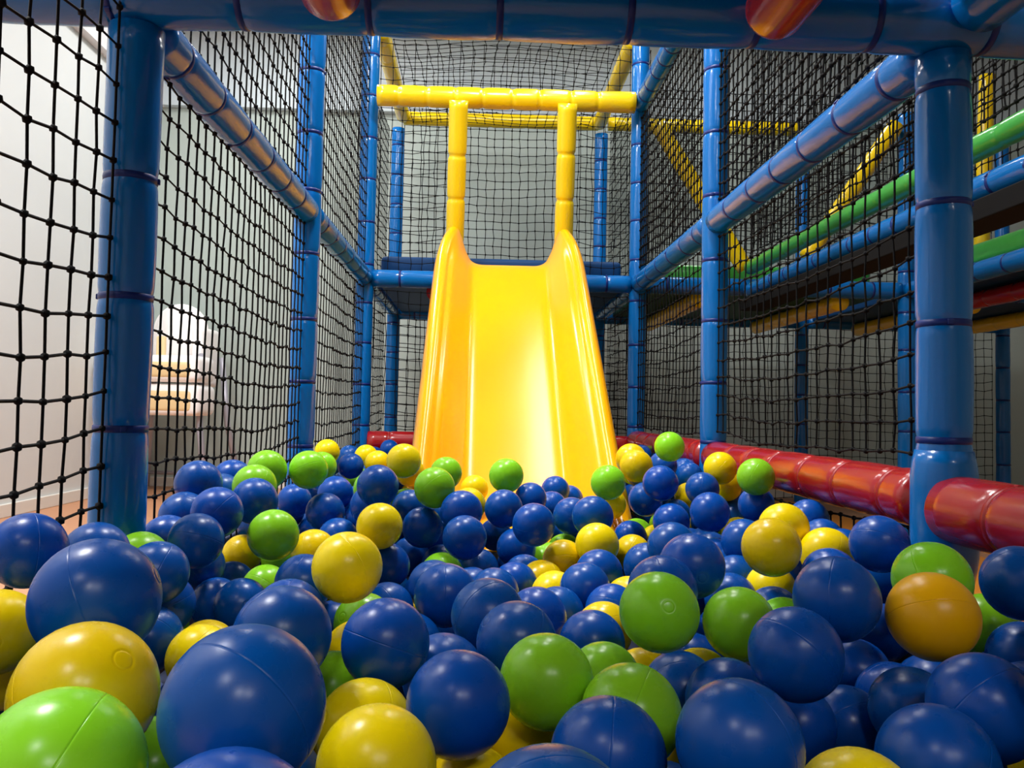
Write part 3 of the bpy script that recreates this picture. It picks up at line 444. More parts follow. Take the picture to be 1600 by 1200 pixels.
def net(name, label, o, u, v, lu, lv, mesh=0.05, r=0.0016, knot=0.0042, jit=0.004, bow=0.012, seed=0, vmesh=None, group='black safety nets', u0=0.0):
    """knotted square netting spanning o + a*u + b*v; one mesh: a net is one piece of cord pattern"""
    rnd = random.Random(seed)
    o = Vector(o); u = Vector(u).normalized(); v = Vector(v).normalized(); w = u.cross(v)
    vm = vmesh or mesh
    nu = max(2, int(round(lu / mesh))); nv = max(2, int(round(lv / vm)))
    du, dv = lu / nu, lv / nv
    P = {}
    s = seed * 3.7
    for i in range(nu + 1):
        for j in range(nv + 1):
            edge = i in (0, nu)
            a = i * du; b = j * dv
            n1 = noise.noise(Vector((a * 2.2 + s, b * 2.2, 0))); n2 = noise.noise(Vector((a * 2.2, b * 2.2 + s, 5)))
            f = math.sin(math.pi * i / nu)
            jx = rnd.uniform(-jit, jit) * (0.3 if edge else 1) + n1 * bow * f
            jy = rnd.uniform(-jit, jit) - bow * 1.2 * f + n2 * bow * (0.4 if edge else 1)
            jw = noise.noise(Vector((a * 1.6 + s, b * 1.6, 9))) * bow * 1.2 * f
            P[i, j] = o + u * (a + jx) + v * (b + jy) + w * jw
    verts = []; faces = []
    def cord(pts):
        base = len(verts)
        for k, p in enumerate(pts):
            t = (pts[min(k + 1, len(pts) - 1)] - pts[max(k - 1, 0)]).normalized()
            x = t.cross(w).normalized() * r; y = w * r
            verts.extend((p + x, p + y, p - x, p - y))
        for k in range(len(pts) - 1):
            b0 = base + 4 * k
            for q in range(4):
                q2 = (q + 1) % 4
                faces.append((b0 + q, b0 + q2, b0 + 4 + q2, b0 + 4 + q))
    for i in range(nu + 1): cord([P[i, j] for j in range(nv + 1)])
    for j in range(nv + 1): cord([P[i, j] for i in range(nu + 1)])
    if knot:
        g = (1 + 5 ** 0.5) / 2; nm = (1 + g * g) ** 0.5
        IV = [(-1, g, 0), (1, g, 0), (-1, -g, 0), (1, -g, 0), (0, -1, g), (0, 1, g), (0, -1, -g), (0, 1, -g), (g, 0, -1), (g, 0, 1), (-g, 0, -1), (-g, 0, 1)]
        IF = [(0, 11, 5), (0, 5, 1), (0, 1, 7), (0, 7, 10), (0, 10, 11), (1, 5, 9), (5, 11, 4), (11, 10, 2), (10, 7, 6), (7, 1, 8), (3, 9, 4), (3, 4, 2), (3, 2, 6), (3, 6, 8), (3, 8, 9), (4, 9, 5), (2, 4, 11), (6, 2, 10), (8, 6, 7), (9, 8, 1)]
        for p in P.values():
            b0 = len(verts); k = knot * rnd.uniform(0.85, 1.1) / nm
            verts.extend([p + (u * x + v * y + w * z) * k for x, y, z in IV])
            faces.extend([(b0 + i, b0 + j, b0 + q) for i, j, q in IF])
    me = bpy.data.meshes.new(name)
    me.from_pydata([tuple(p - o) for p in verts], [], faces)
    me.materials.append(M_CORD)
    for p in me.polygons: p.use_smooth = True
    ob = bpy.data.objects.new(name, me); C.objects.link(ob); ob.location = o
    return tag(ob, label, 'net', group)

# ------------------------------------------------------------------ the room
RX0, RX1, RY0, RY1, CEIL, T = -2.10, 4.6, -4.5, 5.25, H + 2.42, 0.12
SOF = H + 1.89
struct('floor', box_bm(RX0 - T, RY0 - T, -T, RX1 + T, RY1 + T, 0), M_FLOOR, 'terracotta coloured floor, a sliver showing at the left wall', 'floor')
struct('ceiling', box_bm(RX0 - T, RY0 - T, CEIL, RX1 + T, RY1 + T, CEIL + T), M_CEIL, 'white ceiling above the play frame', 'ceiling')
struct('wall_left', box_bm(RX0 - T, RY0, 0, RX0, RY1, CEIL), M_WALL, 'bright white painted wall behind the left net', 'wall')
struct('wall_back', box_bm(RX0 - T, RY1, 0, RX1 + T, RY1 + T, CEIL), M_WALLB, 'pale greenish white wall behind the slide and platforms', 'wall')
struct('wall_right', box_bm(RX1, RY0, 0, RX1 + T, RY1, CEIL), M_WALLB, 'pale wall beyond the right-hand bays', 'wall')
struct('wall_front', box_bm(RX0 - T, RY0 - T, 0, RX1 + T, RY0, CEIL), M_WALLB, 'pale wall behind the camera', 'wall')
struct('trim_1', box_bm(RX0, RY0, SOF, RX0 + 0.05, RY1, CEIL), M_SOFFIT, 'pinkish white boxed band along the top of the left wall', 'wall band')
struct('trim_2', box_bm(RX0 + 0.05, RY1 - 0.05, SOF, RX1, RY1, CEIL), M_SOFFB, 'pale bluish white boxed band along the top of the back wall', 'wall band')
struct('baseboard_left', box_bm(RX0, RY0, 0, RX0 + 0.015, RY1, 0.06, bevel=0.004), M_BASE, 'white skirting along the foot of the left wall', 'skirting')
struct('baseboard_back', box_bm(RX0 + 0.015, RY1 - 0.015, 0, RX1, RY1, 0.06, bevel=0.004), M_BASE, 'white skirting along the foot of the back wall', 'skirting')

# floor mats in the side bays
tag(link('floor_mat', box_bm(XR + 0.10, 0.5, 0.0, XM - 0.06, Y4, 0.03, bevel=0.006), M_MAT, smooth=False), 'orange foam floor mat seen beneath the red padded rail', 'mat')

# ------------------------------------------------------------------ posts
R = 0.0385
G_POST = 'blue padded posts'
def post(x, y, top, label, r=R, off=0.09, bottom=0.0):
    return padded('padded_post', label, 'post', (x, y, bottom), (x, y, H + top), r, M_BLUE, M_BAND, off=off, group=G_POST)
post(XL, Y1, 0.546, 'thick blue padded post nearest on the left, left of the ball pit', off=0.12)
RP = post(XR, Y1, 0.541, 'thick blue padded post nearest on the right, with red rails joining it', off=0.12)
def wrap(bm, z0, z1, r):
    n = 10
    return lathe(bm, [(r * (0.86 + 0.14 * math.sin(math.pi * min(1, 4 * min(k, n - k) / n) / 2)), z0 + (z1 - z0) * k / n) for k in range(n + 1)], 32, lambda a, z: 1 + 0.02 * noise.noise(Vector((math.cos(a) * 2, math.sin(a) * 2, z * 14))), cap=True)
link('joint_wrap', wrap(bmesh.new(), H - 0.235, H - 0.045, 0.0455), M_BLUE, RP)
post(XL, Y2, 1.75, 'blue padded post on the left side, second from the front', off=0.05)
post(XR, Y2, 1.75, 'blue padded post on the right side, second from the front', off=0.07)
post(XL, Y3, 1.78, 'blue padded post left of the slide at the end of the pit', off=0.1)
post(XR, Y3, 1.78, 'blue padded post right of the slide at the end of the pit', off=0.1)
post(XL, Y4, 1.64, 'thin looking blue padded post at the back, left behind the slide')
post(XR, Y4, 1.64, 'thin looking blue padded post at the back, right behind the slide')
post(XM, Y3, 1.36, 'bright blue padded post seen just left of the right front post')
post(XM, Y4, 1.64, 'blue padded post at the back wall, seen through the right net')
post(XF, Y4, 1.64, 'blue padded post at the back, right of the right front post')
post(XF, Y3, 1.36, 'blue padded post of the far right bay, largely out of frame')
post(XM, Y2, 1.36, 'blue padded post holding the near end of the right deck, out of frame')

# ------------------------------------------------------------------ rails
LV = H + 0.565
e = 0.034
def rail(p0, p1, label, r=R, ms=None, mb=None, **k):
    return padded('padded_rail', label, 'rail', p0, p1, r, ms or M_BLUE, mb or M_BAND, **k)
GB = 'blue padded rails'
FB = H + 0.588
padded('padded_crossbar', 'dark thick padded blue bar across the top of the view', 'rail', (XL - 0.30, Y1 - 0.01, FB + 0.006), (XR + 0.55, Y1 - 0.01, FB - 0.002), 0.0455, M_BLUE, M_BAND, step=0.175, group=GB)
rail((XL, Y1 + e, LV), (XL, Y2 - e, LV), 'blue padded rail between the first and second left posts', group=GB, off=0.1)
rail((XL, Y2 + e, LV), (XL, Y3 - e, LV), 'blue padded rail between the second left post and the slide frame', group=GB, off=0.1)
rail((XR, Y1 + e, LV), (XR, Y2 - e, LV), 'blue padded rail between the first and second right posts', group=GB, off=0.1)
rail((XR, Y2 + e, LV), (XR, Y3 - e, LV), 'blue padded rail between the second right post and the slide frame', group=GB, off=0.1)
rail((XR + 0.02, 0.05, LV + 0.03), (XR + 0.02, Y1 - 0.06, LV + 0.03), 'dark blue padded rail running overhead at the upper right corner', group=GB, r=0.042)
rail((XL + e, Y3, LV), (XR - e, Y3, LV), 'blue padded rail passing behind the top of the slide', group=GB, off=0.12)
rail((XL + e, Y4, LV - 0.01), (XR - e, Y4, LV - 0.01), 'dark blue padded rail at the back under the slide platform', group=GB)
rail((XL, Y3 + e, LV), (XL, Y4 - e, LV), 'blue padded rail at the left edge of the slide platform', group=GB)
rail((XR, Y3 + e, LV), (XR, Y4 - e, LV), 'blue padded rail at the right edge of the slide platform', group=GB)
rail((XR + e, Y3, LV), (XM - e, Y3, LV), 'blue padded rail under the green pad, right of the slide frame', group=GB)
rail((XR + e, Y4, LV - 0.01), (XM - e, Y4, LV - 0.01), 'dark blue padded rail at the back of the green deck', group=GB)
rail((XM + e, Y3, LV), (XF - e, Y3, LV), 'blue padded rail at the front of the far right deck', group=GB)
rail((XM + e, Y4, LV - 0.01), (XF - e, Y4, LV - 0.01), 'dark blue padded rail at the back of the far right deck', group=GB)
rail((XM, Y2 + e, LV), (XM, Y3 - e, LV), 'blue padded rail seen right of the right front post, under a green pad', group=GB)
rail((XR, Y2 + e, H + 1.36), (XR, Y3 - e, H + 1.36), 'blue padded rail high up, rising from the right end of the yellow bar', group=GB, off=0.05, step=0.12)
rail((1.15, 1.3, H + 0.535), (1.15, 3.5, H + 0.535), 'blue padded rail edging the black walkway behind the right net', r=0.032, group=GB, step=0.14)
rail((1.15, 1.3, H + 0.635), (1.15, 3.5, H + 0.635), 'green padded rail on top of the blue walkway rail', r=0.03, ms=M_GREEN, mb=M_GREEN, bands=False, group='green padding')
# red
GR = 'red padded rails'
rail((XR, 0.35, H - 0.128), (XR, Y1 - e, H - 0.128), 'red padded rail at the right edge, in front of the right post', r=0.048, ms=M_RED, mb=M_RBAND, group=GR, step=0.2, pinch=0.09)
rail((XR, Y1 + e, H - 0.122), (XR, Y2 - e, H - 0.122), 'red padded rail edging the pit between the two right posts', r=0.045, ms=M_RED, mb=M_RBAND, group=GR, step=0.17, pinch=0.09)
rail((XR, Y2 + e, H - 0.122), (XR, Y3 - e, H - 0.122), 'red padded rail between the second right post and the slide frame', r=0.045, ms=M_RED, mb=M_RBAND, group=GR, step=0.17, pinch=0.09)
rail((XL + e, Y3 + 0.0, H - 0.145), (XR - e, Y3 + 0.0, H - 0.145), 'red padded rail low behind the slide at the end of the pit', r=0.045, ms=M_RED, mb=M_RBAND, group=GR, pinch=0.08)
# joists
GJ = 'padded joists under the decks'
def joist(p0, p1, m, mb, label, r=0.038, **k):
    return padded('support_rail', label, 'joist', p0, p1, r, m, mb, group=GJ, **k)
joist((-0.205, 0.06, H + 0.568), (-0.215, 1.105, H + 0.566), M_RED, M_RBAND, 'red padded joist end hanging above the dark bar, left one', r=0.042, round_ends=(0, 1), off=0.03, step=0.3)
joist((0.405, 0.06, H + 0.563), (0.395, 1.105, H + 0.560), M_RED, M_RBAND, 'red padded joist end hanging above the dark bar, right one', r=0.042, round_ends=(0, 1), off=0.03, step=0.3)
for x, s in ((-0.21, 'left'), (0.40, 'right')):
    joist((x, Y3 + 0.034, H + 0.515), (x, Y4 - 0.034, H + 0.515), M_RED, M_RBAND, f'dark red padded joist under the slide platform, {s} one')
for x, s in ((0.97, 'nearest the slide'), (1.60, 'left of the back post'), (2.20, 'left of the right front post'), (2.72, 'right of the right front post')):
    joist((x, Y3 + 0.034, H + 0.515), (x, Y4 - 0.034, H + 0.515), M_YELLOW, M_YBAND, f'yellow padded joist under the raised deck, {s}', bands=False)
joist((2.12, Y2 + 0.0, H + 0.515), (2.12, Y3 - 0.034, H + 0.515), M_RED, M_RBAND, 'dark red padded joist below the blue rail at the right edge', bands=False)

# yellow frame
GY = 'yellow padded bars'
padded('padded_bar', 'long yellow padded bar across the top of the slide opening', 'bar', (XL + 0.045, Y3 - 0.086, H + 1.345), (XR - 0.04, Y3 - 0.086, H + 1.345), 0.045, M_YELLOW, M_YBAND, bands=False, step=0.125, pinch=0.09, group=GY)
padded('padded_bar', 'left yellow padded upright standing on the slide top', 'bar', (-0.130, Y3 + 0.066, H + 0.608), (-0.118, Y3 - 0.172, H + 1.300), 0.040, M_YELLOW, M_YBAND, bands=False, step=0.19, pinch=0.12, off=0.13, group=GY)
padded('padded_bar', 'right yellow padded upright standing on the slide top', 'bar', (0.355, Y3 + 0.066, H + 0.608), (0.342, Y3 - 0.172, H + 1.300), 0.041, M_YELLOW, M_YBAND, bands=False, step=0.19, pinch=0.12, off=0.13, group=GY)
padded('padded_bar', 'yellow padded bar at the back, behind and below the front yellow bar', 'bar', (XL + 0.03, Y4, H + 1.705), (XR - 0.02, Y4, H + 1.705), 0.040, M_YELLOW, M_YBAND, bands=False, step=0.2, group=GY)
padded('padded_bar', 'yellow padded bar at the back wall seen through the dense right nets', 'bar', (XR + 0.04, Y4, H + 1.705), (XM - 0.03, Y4, H + 1.705), 0.040, M_YELLOW, M_YBAND, bands=False, step=0.2, group=GY)
padded('padded_bar', 'sloping yellow padded bar high on the left under the roof net', 'bar', (XL + 0.03, Y3 + 0.06, H + 1.70), (XL + 0.03, Y4 - 0.05, H + 1.70), 0.040, M_YELLOW, M_YBAND, bands=False, step=0.2, group=GY)
padded('padded_bar', 'sloping yellow padded bar high on the right under the roof net', 'bar', (XR - 0.02, Y3 + 0.05, H + 1.69), (XR - 0.02, Y4 - 0.05, H + 1.69), 0.040, M_YELLOW, M_YBAND, bands=False, step=0.2, group=GY)
padded('padded_bar', 'diagonal yellow padded brace right of the slide frame, falling to the walkway', 'bar', (XR + 0.075, Y3 - 0.03, H + 1.27), (1.15, Y3 - 0.03, H + 0.64), 0.036, M_YELLOW, M_YBAND, bands=False, step=0.2, group=GY)
padded('padded_bar', 'diagonal yellow padded brace rising towards the right front post', 'bar', (1.42, Y3 - 0.03, H + 0.70), (XM - 0.065, Y3 - 0.03, H + 1.30), 0.036, M_YELLOW, M_YBAND, bands=False, step=0.2, group=GY)
padded('padded_bar', 'yellow padded upright behind netting right of the right front post', 'bar', (2.03, Y3 - 0.30, H + 0.605), (2.06, Y3 - 0.30, H + 1.42), 0.03, M_YELLOW, M_YBAND, bands=False, step=0.2, group=GY)

# ------------------------------------------------------------------ decks and pads
def deck(x0, x1, y0, y1, m, label, z=H + 0.555):
    tag(link('deck_panel', box_bm(x0, y0, z, x1, y1, z + 0.05, bevel=0.008), m, smooth=False), label, 'platform', 'raised decks')
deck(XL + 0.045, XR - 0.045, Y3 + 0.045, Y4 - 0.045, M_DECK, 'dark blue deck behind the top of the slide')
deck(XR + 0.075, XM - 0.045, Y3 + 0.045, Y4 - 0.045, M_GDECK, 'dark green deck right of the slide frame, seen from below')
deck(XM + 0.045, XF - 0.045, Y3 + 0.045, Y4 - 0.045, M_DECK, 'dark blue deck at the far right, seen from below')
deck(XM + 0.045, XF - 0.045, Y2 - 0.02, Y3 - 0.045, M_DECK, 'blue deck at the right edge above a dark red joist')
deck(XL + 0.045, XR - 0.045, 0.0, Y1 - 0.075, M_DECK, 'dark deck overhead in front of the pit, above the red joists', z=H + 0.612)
tag(link('walkway_board', box_bm(1.105, 1.3, H + 0.447, 1.205, 3.5, H + 0.497, bevel=0.004), M_BLACK, smooth=False), 'black walkway board below the blue rail on the right', 'board')
def pad(x0, x1, y0, y1, z0, z1, m, label, b=0.022):
    tag(link('edge_pad', box_bm(x0, y0, z0, x1, y1, z1, bevel=b), m), label, 'pad', 'padded deck edges')
pad(XL + 0.05, XR - 0.05, Y3 + 0.125, Y3 + 0.21, H + 0.606, H + 0.69, M_DECK, 'blue padded edge behind the rail at the top of the slide')
pad(XR + 0.10, XM - 0.10, Y3 + 0.125, Y3 + 0.21, H + 0.606, H + 0.685, M_GREEN, 'green padded edge on the deck right of the slide frame')
pad(XM + 0.08, XF - 0.10, Y3 + 0.125, Y3 + 0.21, H + 0.606, H + 0.685, M_GREEN, 'green padded edge at the front of the far right deck')
pad(XM + 0.03, XM + 0.09, Y2 + 0.05, Y3 - 0.10, H + 0.606, H + 0.69, M_GREEN, 'green padded edge above the blue rail at the right edge')

# pit base
struct('floor_pit', box_bm(XL + 0.045, 0.2, 0.0, XR - 0.05, Y3 - 0.06, H - 0.405), M_PIT, 'dark padded base under the balls', 'pit base')

for x0, x1, y0, y1, s in ((XR + 0.052, XR + 0.072, 0.25, Y3 - 0.05, 'right'), (XL - 0.07, XL - 0.05, 0.25, Y3 - 0.05, 'left')):  # added boards, dark colour stands in for deep shade in the ball gaps
    tag(link('gap_dark_board', box_bm(x0, y0, 0.0, x1, y1, H - 0.275 if s == 'right' else H - 0.30, bevel=0.004), M_PIT, smooth=False), f'added dark board darkening the gaps between balls along the {s} side of the pit', 'board', 'added dark boards')

# ------------------------------------------------------------------ slide
PROF = [(3.555, .622), (3.53, .618), (3.47, .592), (3.41, .548), (3.34, .492), (3.1, .30), (2.85, .10), (2.62, -.084), (2.50, -.180), (2.40, -.256), (2.30, -.312), (2.20, -.340), (2.05, -.350)]
SX = 0.108
def slide():
    root = empty('play_slide', (SX, 3.6, H))
    tag(root, 'wide yellow plastic slide running down into the ball pit', 'slide')
    # smooth path
    pts = []
    n = 70
    Ls = [0]
    for a, b in zip(PROF, PROF[1:]): Ls.append(Ls[-1] + math.dist(a, b))
    def at(s):
        for k in range(len(PROF) - 1):
            if s <= Ls[k + 1] + 1e-9:
                t = (s - Ls[k]) / (Ls[k + 1] - Ls[k])
                P = [PROF[max(k - 1, 0)], PROF[k], PROF[k + 1], PROF[min(k + 2, len(PROF) - 1)]]
                return tuple(0.5 * (2 * P[1][d] + (P[2][d] - P[0][d]) * t + (2 * P[0][d] - 5 * P[1][d] + 4 * P[2][d] - P[3][d]) * t * t + (-P[0][d] + 3 * P[1][d] - 3 * P[2][d] + P[3][d]) * t ** 3) for d in (0, 1))
    for k in range(n + 1): pts.append(at(Ls[-1] * k / n))
    bm = bmesh.new(); rows = []
    for k, (y, h) in enumerate(pts):
        a = pts[max(k - 1, 0)]; b = pts[min(k + 1, n)]
        t = Vector((0, b[0] - a[0], b[1] - a[1])).normalized()
        nn = Vector((0, -t.z, t.y))
        if nn.z < 0: nn = -nn
        s = k / n
        # wall height: tall wings at the top, settling to the lip height, fading at the toe
        wing = math.exp(-((y - 3.54) / 0.09) ** 2) if y < 3.54 else 1
        hw = 0.115 + 0.05 * wing
        if y < 2.3: hw *= 0.45 + 0.55 * max(0, (y - 2.05) / 0.25)
        up = nn.lerp(Vector((0, 0, 1)), wing)
        up.normalize()
        half = []
        # (lateral, height factor): bed, fillet, wall, rolled lip, outer skirt
        ctl0 = [(0, 0), (0.05, 0), (0.10, 0), (0.135, 0.001), (0.158, 0.007), (0.176, 0.022), (0.192, 0.040), (0.214, 0.064), (0.236, 0.088), (0.256, hw - 0.016), (0.266, hw - 0.005), (0.279, hw), (0.292, hw - 0.005), (0.302, hw - 0.018), (0.308, hw - 0.04), (0.312, hw - 0.07), (0.316, hw - 0.10), (0.319, -0.012), (0.321, -0.03)]
        ctl1 = [(0, 0), (0.04, 0), (0.09, 0), (0.125, 0.001), (0.152, 0.008), (0.172, 0.022), (0.184, 0.042), (0.197, 0.070), (0.208, 0.105), (0.224, hw - 0.016), (0.234, hw - 0.004), (0.246, hw), (0.258, hw - 0.004), (0.267, hw - 0.018), (0.276, hw - 0.05), (0.287, hw - 0.09), (0.298, hw - 0.125), (0.311, 0.005), (0.317, -0.02)]
        if y < 2.3:
            kk = hw / 0.115
            ctl0 = [(p, q * kk if q > 0 else q) for p, q in ctl0]
        ctl = [((p0 + (p1 - p0) * wing) * 0.975, q0 + (q1 - q0) * wing) for (p0, q0), (p1, q1) in zip(ctl0, ctl1)]
        for q in range(len(ctl) - 1):
            Pq = [ctl[max(q - 1, 0)] if q else (-ctl[1][0], ctl[1][1]), ctl[q], ctl[q + 1], ctl[min(q + 2, len(ctl) - 1)]]
            for t_ in (0, 0.25, 0.5, 0.75):
                half.append(tuple(0.5 * (2 * Pq[1][d] + (Pq[2][d] - Pq[0][d]) * t_ + (2 * Pq[0][d] - 5 * Pq[1][d] + 4 * Pq[2][d] - Pq[3][d]) * t_ * t_ + (-Pq[0][d] + 3 * Pq[1][d] - 3 * Pq[2][d] + Pq[3][d]) * t_ ** 3) for d in (0, 1)))
        half.append(ctl[-1])
        row = [(-x, z) for x, z in reversed(half[1:])] + half
        rows.append([bm.verts.new((x, y - 3.6 + up.y * z, h + up.z * z)) for x, z in row])
    for A, B in zip(rows, rows[1:]):
        for i in range(len(A) - 1): bm.faces.new((A[i], A[i + 1], B[i + 1], B[i]))
    bmesh.ops.recalc_face_normals(bm, faces=bm.faces)
    o = link('chute', bm, M_SLIDE, root)
    m = o.modifiers.new('thickness', 'SOLIDIFY'); m.thickness = 0.006; m.offset = -1
    return root
slide()

# ------------------------------------------------------------------ nets
Z0 = H - 0.40
Y_, Z_, X_ = (0, 1, 0), (0, 0, 1), (1, 0, 0)
G1 = dict(r=0.0020, knot=0.0056)
net('safety_net', 'wide black net at the far left edge, before the left front post', (XL - 0.006, 0.2, H - 0.25), Y_, Z_, 0.955, 1.55, seed=1, bow=0.014, jit=0.003, r=0.0021, knot=0.0060, mesh=0.054)
net('safety_net', 'black net between the first two left posts, in front of the high chair', (XL, Y1 + 0.045, Z0), Y_, Z_, 1.11, LV - 0.045 - Z0, seed=2, bow=0.010, mesh=0.042, vmesh=0.05, **G1)
net('safety_net', 'black net between the first two left posts, above the blue rail', (XL, Y1 + 0.045, LV + 0.066), Y_, Z_, 1.11, 1.1, seed=22, bow=0.008, mesh=0.042, vmesh=0.05, **G1)
net('safety_net', 'black net below the rail from the second left post to the slide frame', (XL, Y2 + 0.045, Z0), Y_, Z_, 1.11, LV - 0.045 - Z0, seed=3, mesh=0.042, vmesh=0.05, r=0.0018, knot=0.0050)
net('safety_net', 'black net above the rail from the second left post to the slide frame', (XL, Y2 + 0.045, LV + 0.066), Y_, Z_, 1.11, 1.15, seed=23, mesh=0.042, vmesh=0.05, r=0.0018, knot=0.0050)
net('safety_net', 'black net on the left side of the slide platform', (XL - 0.05, Y3 + 0.03, 0.05), Y_, Z_, 1.14, 2.1, seed=4)
net('safety_net', 'black net across the back of the slide platform', (XL + 0.03, Y4 + 0.055, 0.05), X_, Z_, XR - XL - 0.06, 2.25, seed=5, r=0.0021, knot=0.0055)
net('safety_net', 'small black net panel left of the slide opening', (XL + 0.045, Y3 + 0.045, H + 0.61), X_, Z_, 0.295, 0.78, seed=6)
net('safety_net', 'small black net panel right of the slide opening', (0.425, Y3 + 0.045, H + 0.61), X_, Z_, 0.21, 0.78, seed=7)
net('safety_net', 'black net under the slide platform, behind the red rail', (XL + 0.045, Y3, H - 0.07), X_, Z_, XR - XL - 0.09, 0.58, seed=8)
net('safety_net', 'sagging black roof net above the yellow bar', (XL + 0.09, Y3 + 0.06, H + 1.66), X_, (0, 1, 0), XR - XL - 0.18, 1.08, seed=9, bow=0.03)
net('safety_net', 'black net rising from the yellow bar to the roof', (XL + 0.045, Y3, H + 1.40), X_, Z_, XR - XL - 0.09, 0.22, seed=10)
net('safety_net', 'black net between the first and second right posts, below the blue rail', (XR, Y1 + 0.045, H - 0.05), Y_, Z_, 1.11, LV - 0.05 - H + 0.05, seed=11, **G1)
net('safety_net', 'black net under the red padded rail on the right', (XR, Y1 + 0.045, H - 0.262), Y_, Z_, 1.11, 0.09, seed=24, **G1)
net('safety_net', 'dense black net between the first and second right posts, above the blue rail', (XR, Y1 + 0.045, LV + 0.066), Y_, Z_, 1.11, 0.95, seed=12, mesh=0.04, r=0.0024, knot=0.0062)
net('safety_net', 'black net between the second right post and slide frame, below the blue rail', (XR, Y2 + 0.045, H - 0.05), Y_, Z_, 1.11, LV - 0.05 - H + 0.05, seed=13, r=0.0019, knot=0.0050)
net('safety_net', 'dense black net between the second right post and slide frame, above the rail', (XR + 0.0, Y2 + 0.045, LV + 0.066), Y_, Z_, 1.11, 0.66, seed=14, mesh=0.04, r=0.0024, knot=0.0062)
net('safety_net', 'black net on the right side of the slide platform', (XR + 0.05, Y3 + 0.03, 0.05), Y_, Z_, 1.14, 2.1, seed=15)
net('safety_net', 'black net along the walkway, left of the two walkway nets', (1.15, 1.3, H + 0.70), Y_, Z_, 2.2, 1.05, seed=16, mesh=0.04, r=0.0024, knot=0.006)
net('safety_net', 'black net along the far side of the walkway', (1.82, 1.3, H + 0.70), Y_, Z_, 2.2, 1.05, seed=17, mesh=0.04, r=0.0024, knot=0.006)
net('safety_net', 'fine black net across the back behind the right deck', (XR + 0.03, Y4 + 0.055, 0.05), X_, Z_, XM - XR - 0.06, 2.25, seed=18, r=0.0019)
net('safety_net', 'fine black net across the back at the far right', (XM + 0.03, Y4 + 0.055, 0.05), X_, Z_, XF - XM - 0.06, 2.25, seed=19, r=0.0019)
net('safety_net', 'black net panel in the bay behind the walkway', (XR + 0.09, Y3 + 0.06, H + 0.72), X_, Z_, XM - XR - 0.15, 0.75, seed=20, mesh=0.04, r=0.0022)

# ------------------------------------------------------------------ high chair by the left wall
def high_chair():
    ox, oy = -1.80, 4.92
    root = empty('high_chair', (ox, oy, 0)); tag(root, 'white plastic high chair behind the left net', 'high chair')
    def shell(w, z0, z1, y, t, cut=None):
        bm = bmesh.new(); n = 28
        loop = [(-w, z0), (w, z0)]
        zc = z1 - w
        loop += [(w * math.cos(math.pi * k / n), zc + w * math.sin(math.pi * k / n)) for k in range(n + 1)]
        f = [bm.verts.new((x, y, z)) for x, z in loop]; face = bm.faces.new(f)
        r = bmesh.ops.extrude_face_region(bm, geom=[face])
        bmesh.ops.translate(bm, vec=(0, t, 0), verts=[v for v in r['geom'] if isinstance(v, bmesh.types.BMVert)])
        bmesh.ops.recalc_face_normals(bm, faces=bm.faces)
        es = [e for e in bm.edges if abs((e.calc_face_angle(0) or 0)) > 0.8]
        bmesh.ops.bevel(bm, geom=es, offset=t * 0.3, segments=3, affect='EDGES')
        return bm
    link('backrest', shell(0.165, 0.72, 1.115, 0.02, 0.05), M_CHAIR, root)
    link('seat', box_bm(-0.16, -0.22, 0.72, 0.16, 0.04, 0.76, bevel=0.015), M_CHAIR, root)
    for s in (-1, 1):
        link('armrest', box_bm(s * 0.20 - 0.035, -0.20, 0.62, s * 0.20 + 0.035, 0.07, 0.96, bevel=0.03), M_CHAIR, root)
    link('crotch_post', box_bm(-0.025, -0.22, 0.76, 0.025, -0.19, 0.90, bevel=0.008), M_TAN, root)
    # front tray and lower tray: white rims around beige trays
    for nm, z0, z1, y0 in (('tray', 0.635, 0.78, -0.46), ('storage_tray', 0.455, 0.625, -0.44)):
        o = link(nm, box_bm(-0.25, y0, z0, 0.325, y0 + 0.24, z1, bevel=0.035), M_CHAIR, root)
        link('tray_insert', box_bm(-0.235, y0 - 0.006, z0 + 0.018, 0.29, y0 + 0.05, z1 - 0.028, bevel=0.026), M_TAN, o)
    for s in (-1, 1):
        for y0, y1 in ((-0.28, -0.36), (0.02, 0.16)):
            link('leg', sweep(bmesh.new(), [(0.04 + s * 0.20, y0 + 0.06, 0.80), (0.05 + s * 0.235, (y0 + y1) / 2, 0.40), (0.06 + s * 0.29, y1, 0.017)], 0.018, 12), M_GREY, root)
    link('cross_brace', sweep(bmesh.new(), [(-0.21, 0.143, 0.10), (0.33, 0.143, 0.10)], 0.012), M_GREY, root)
    root.rotation_euler = (0, 0, math.radians(-4))
high_chair()

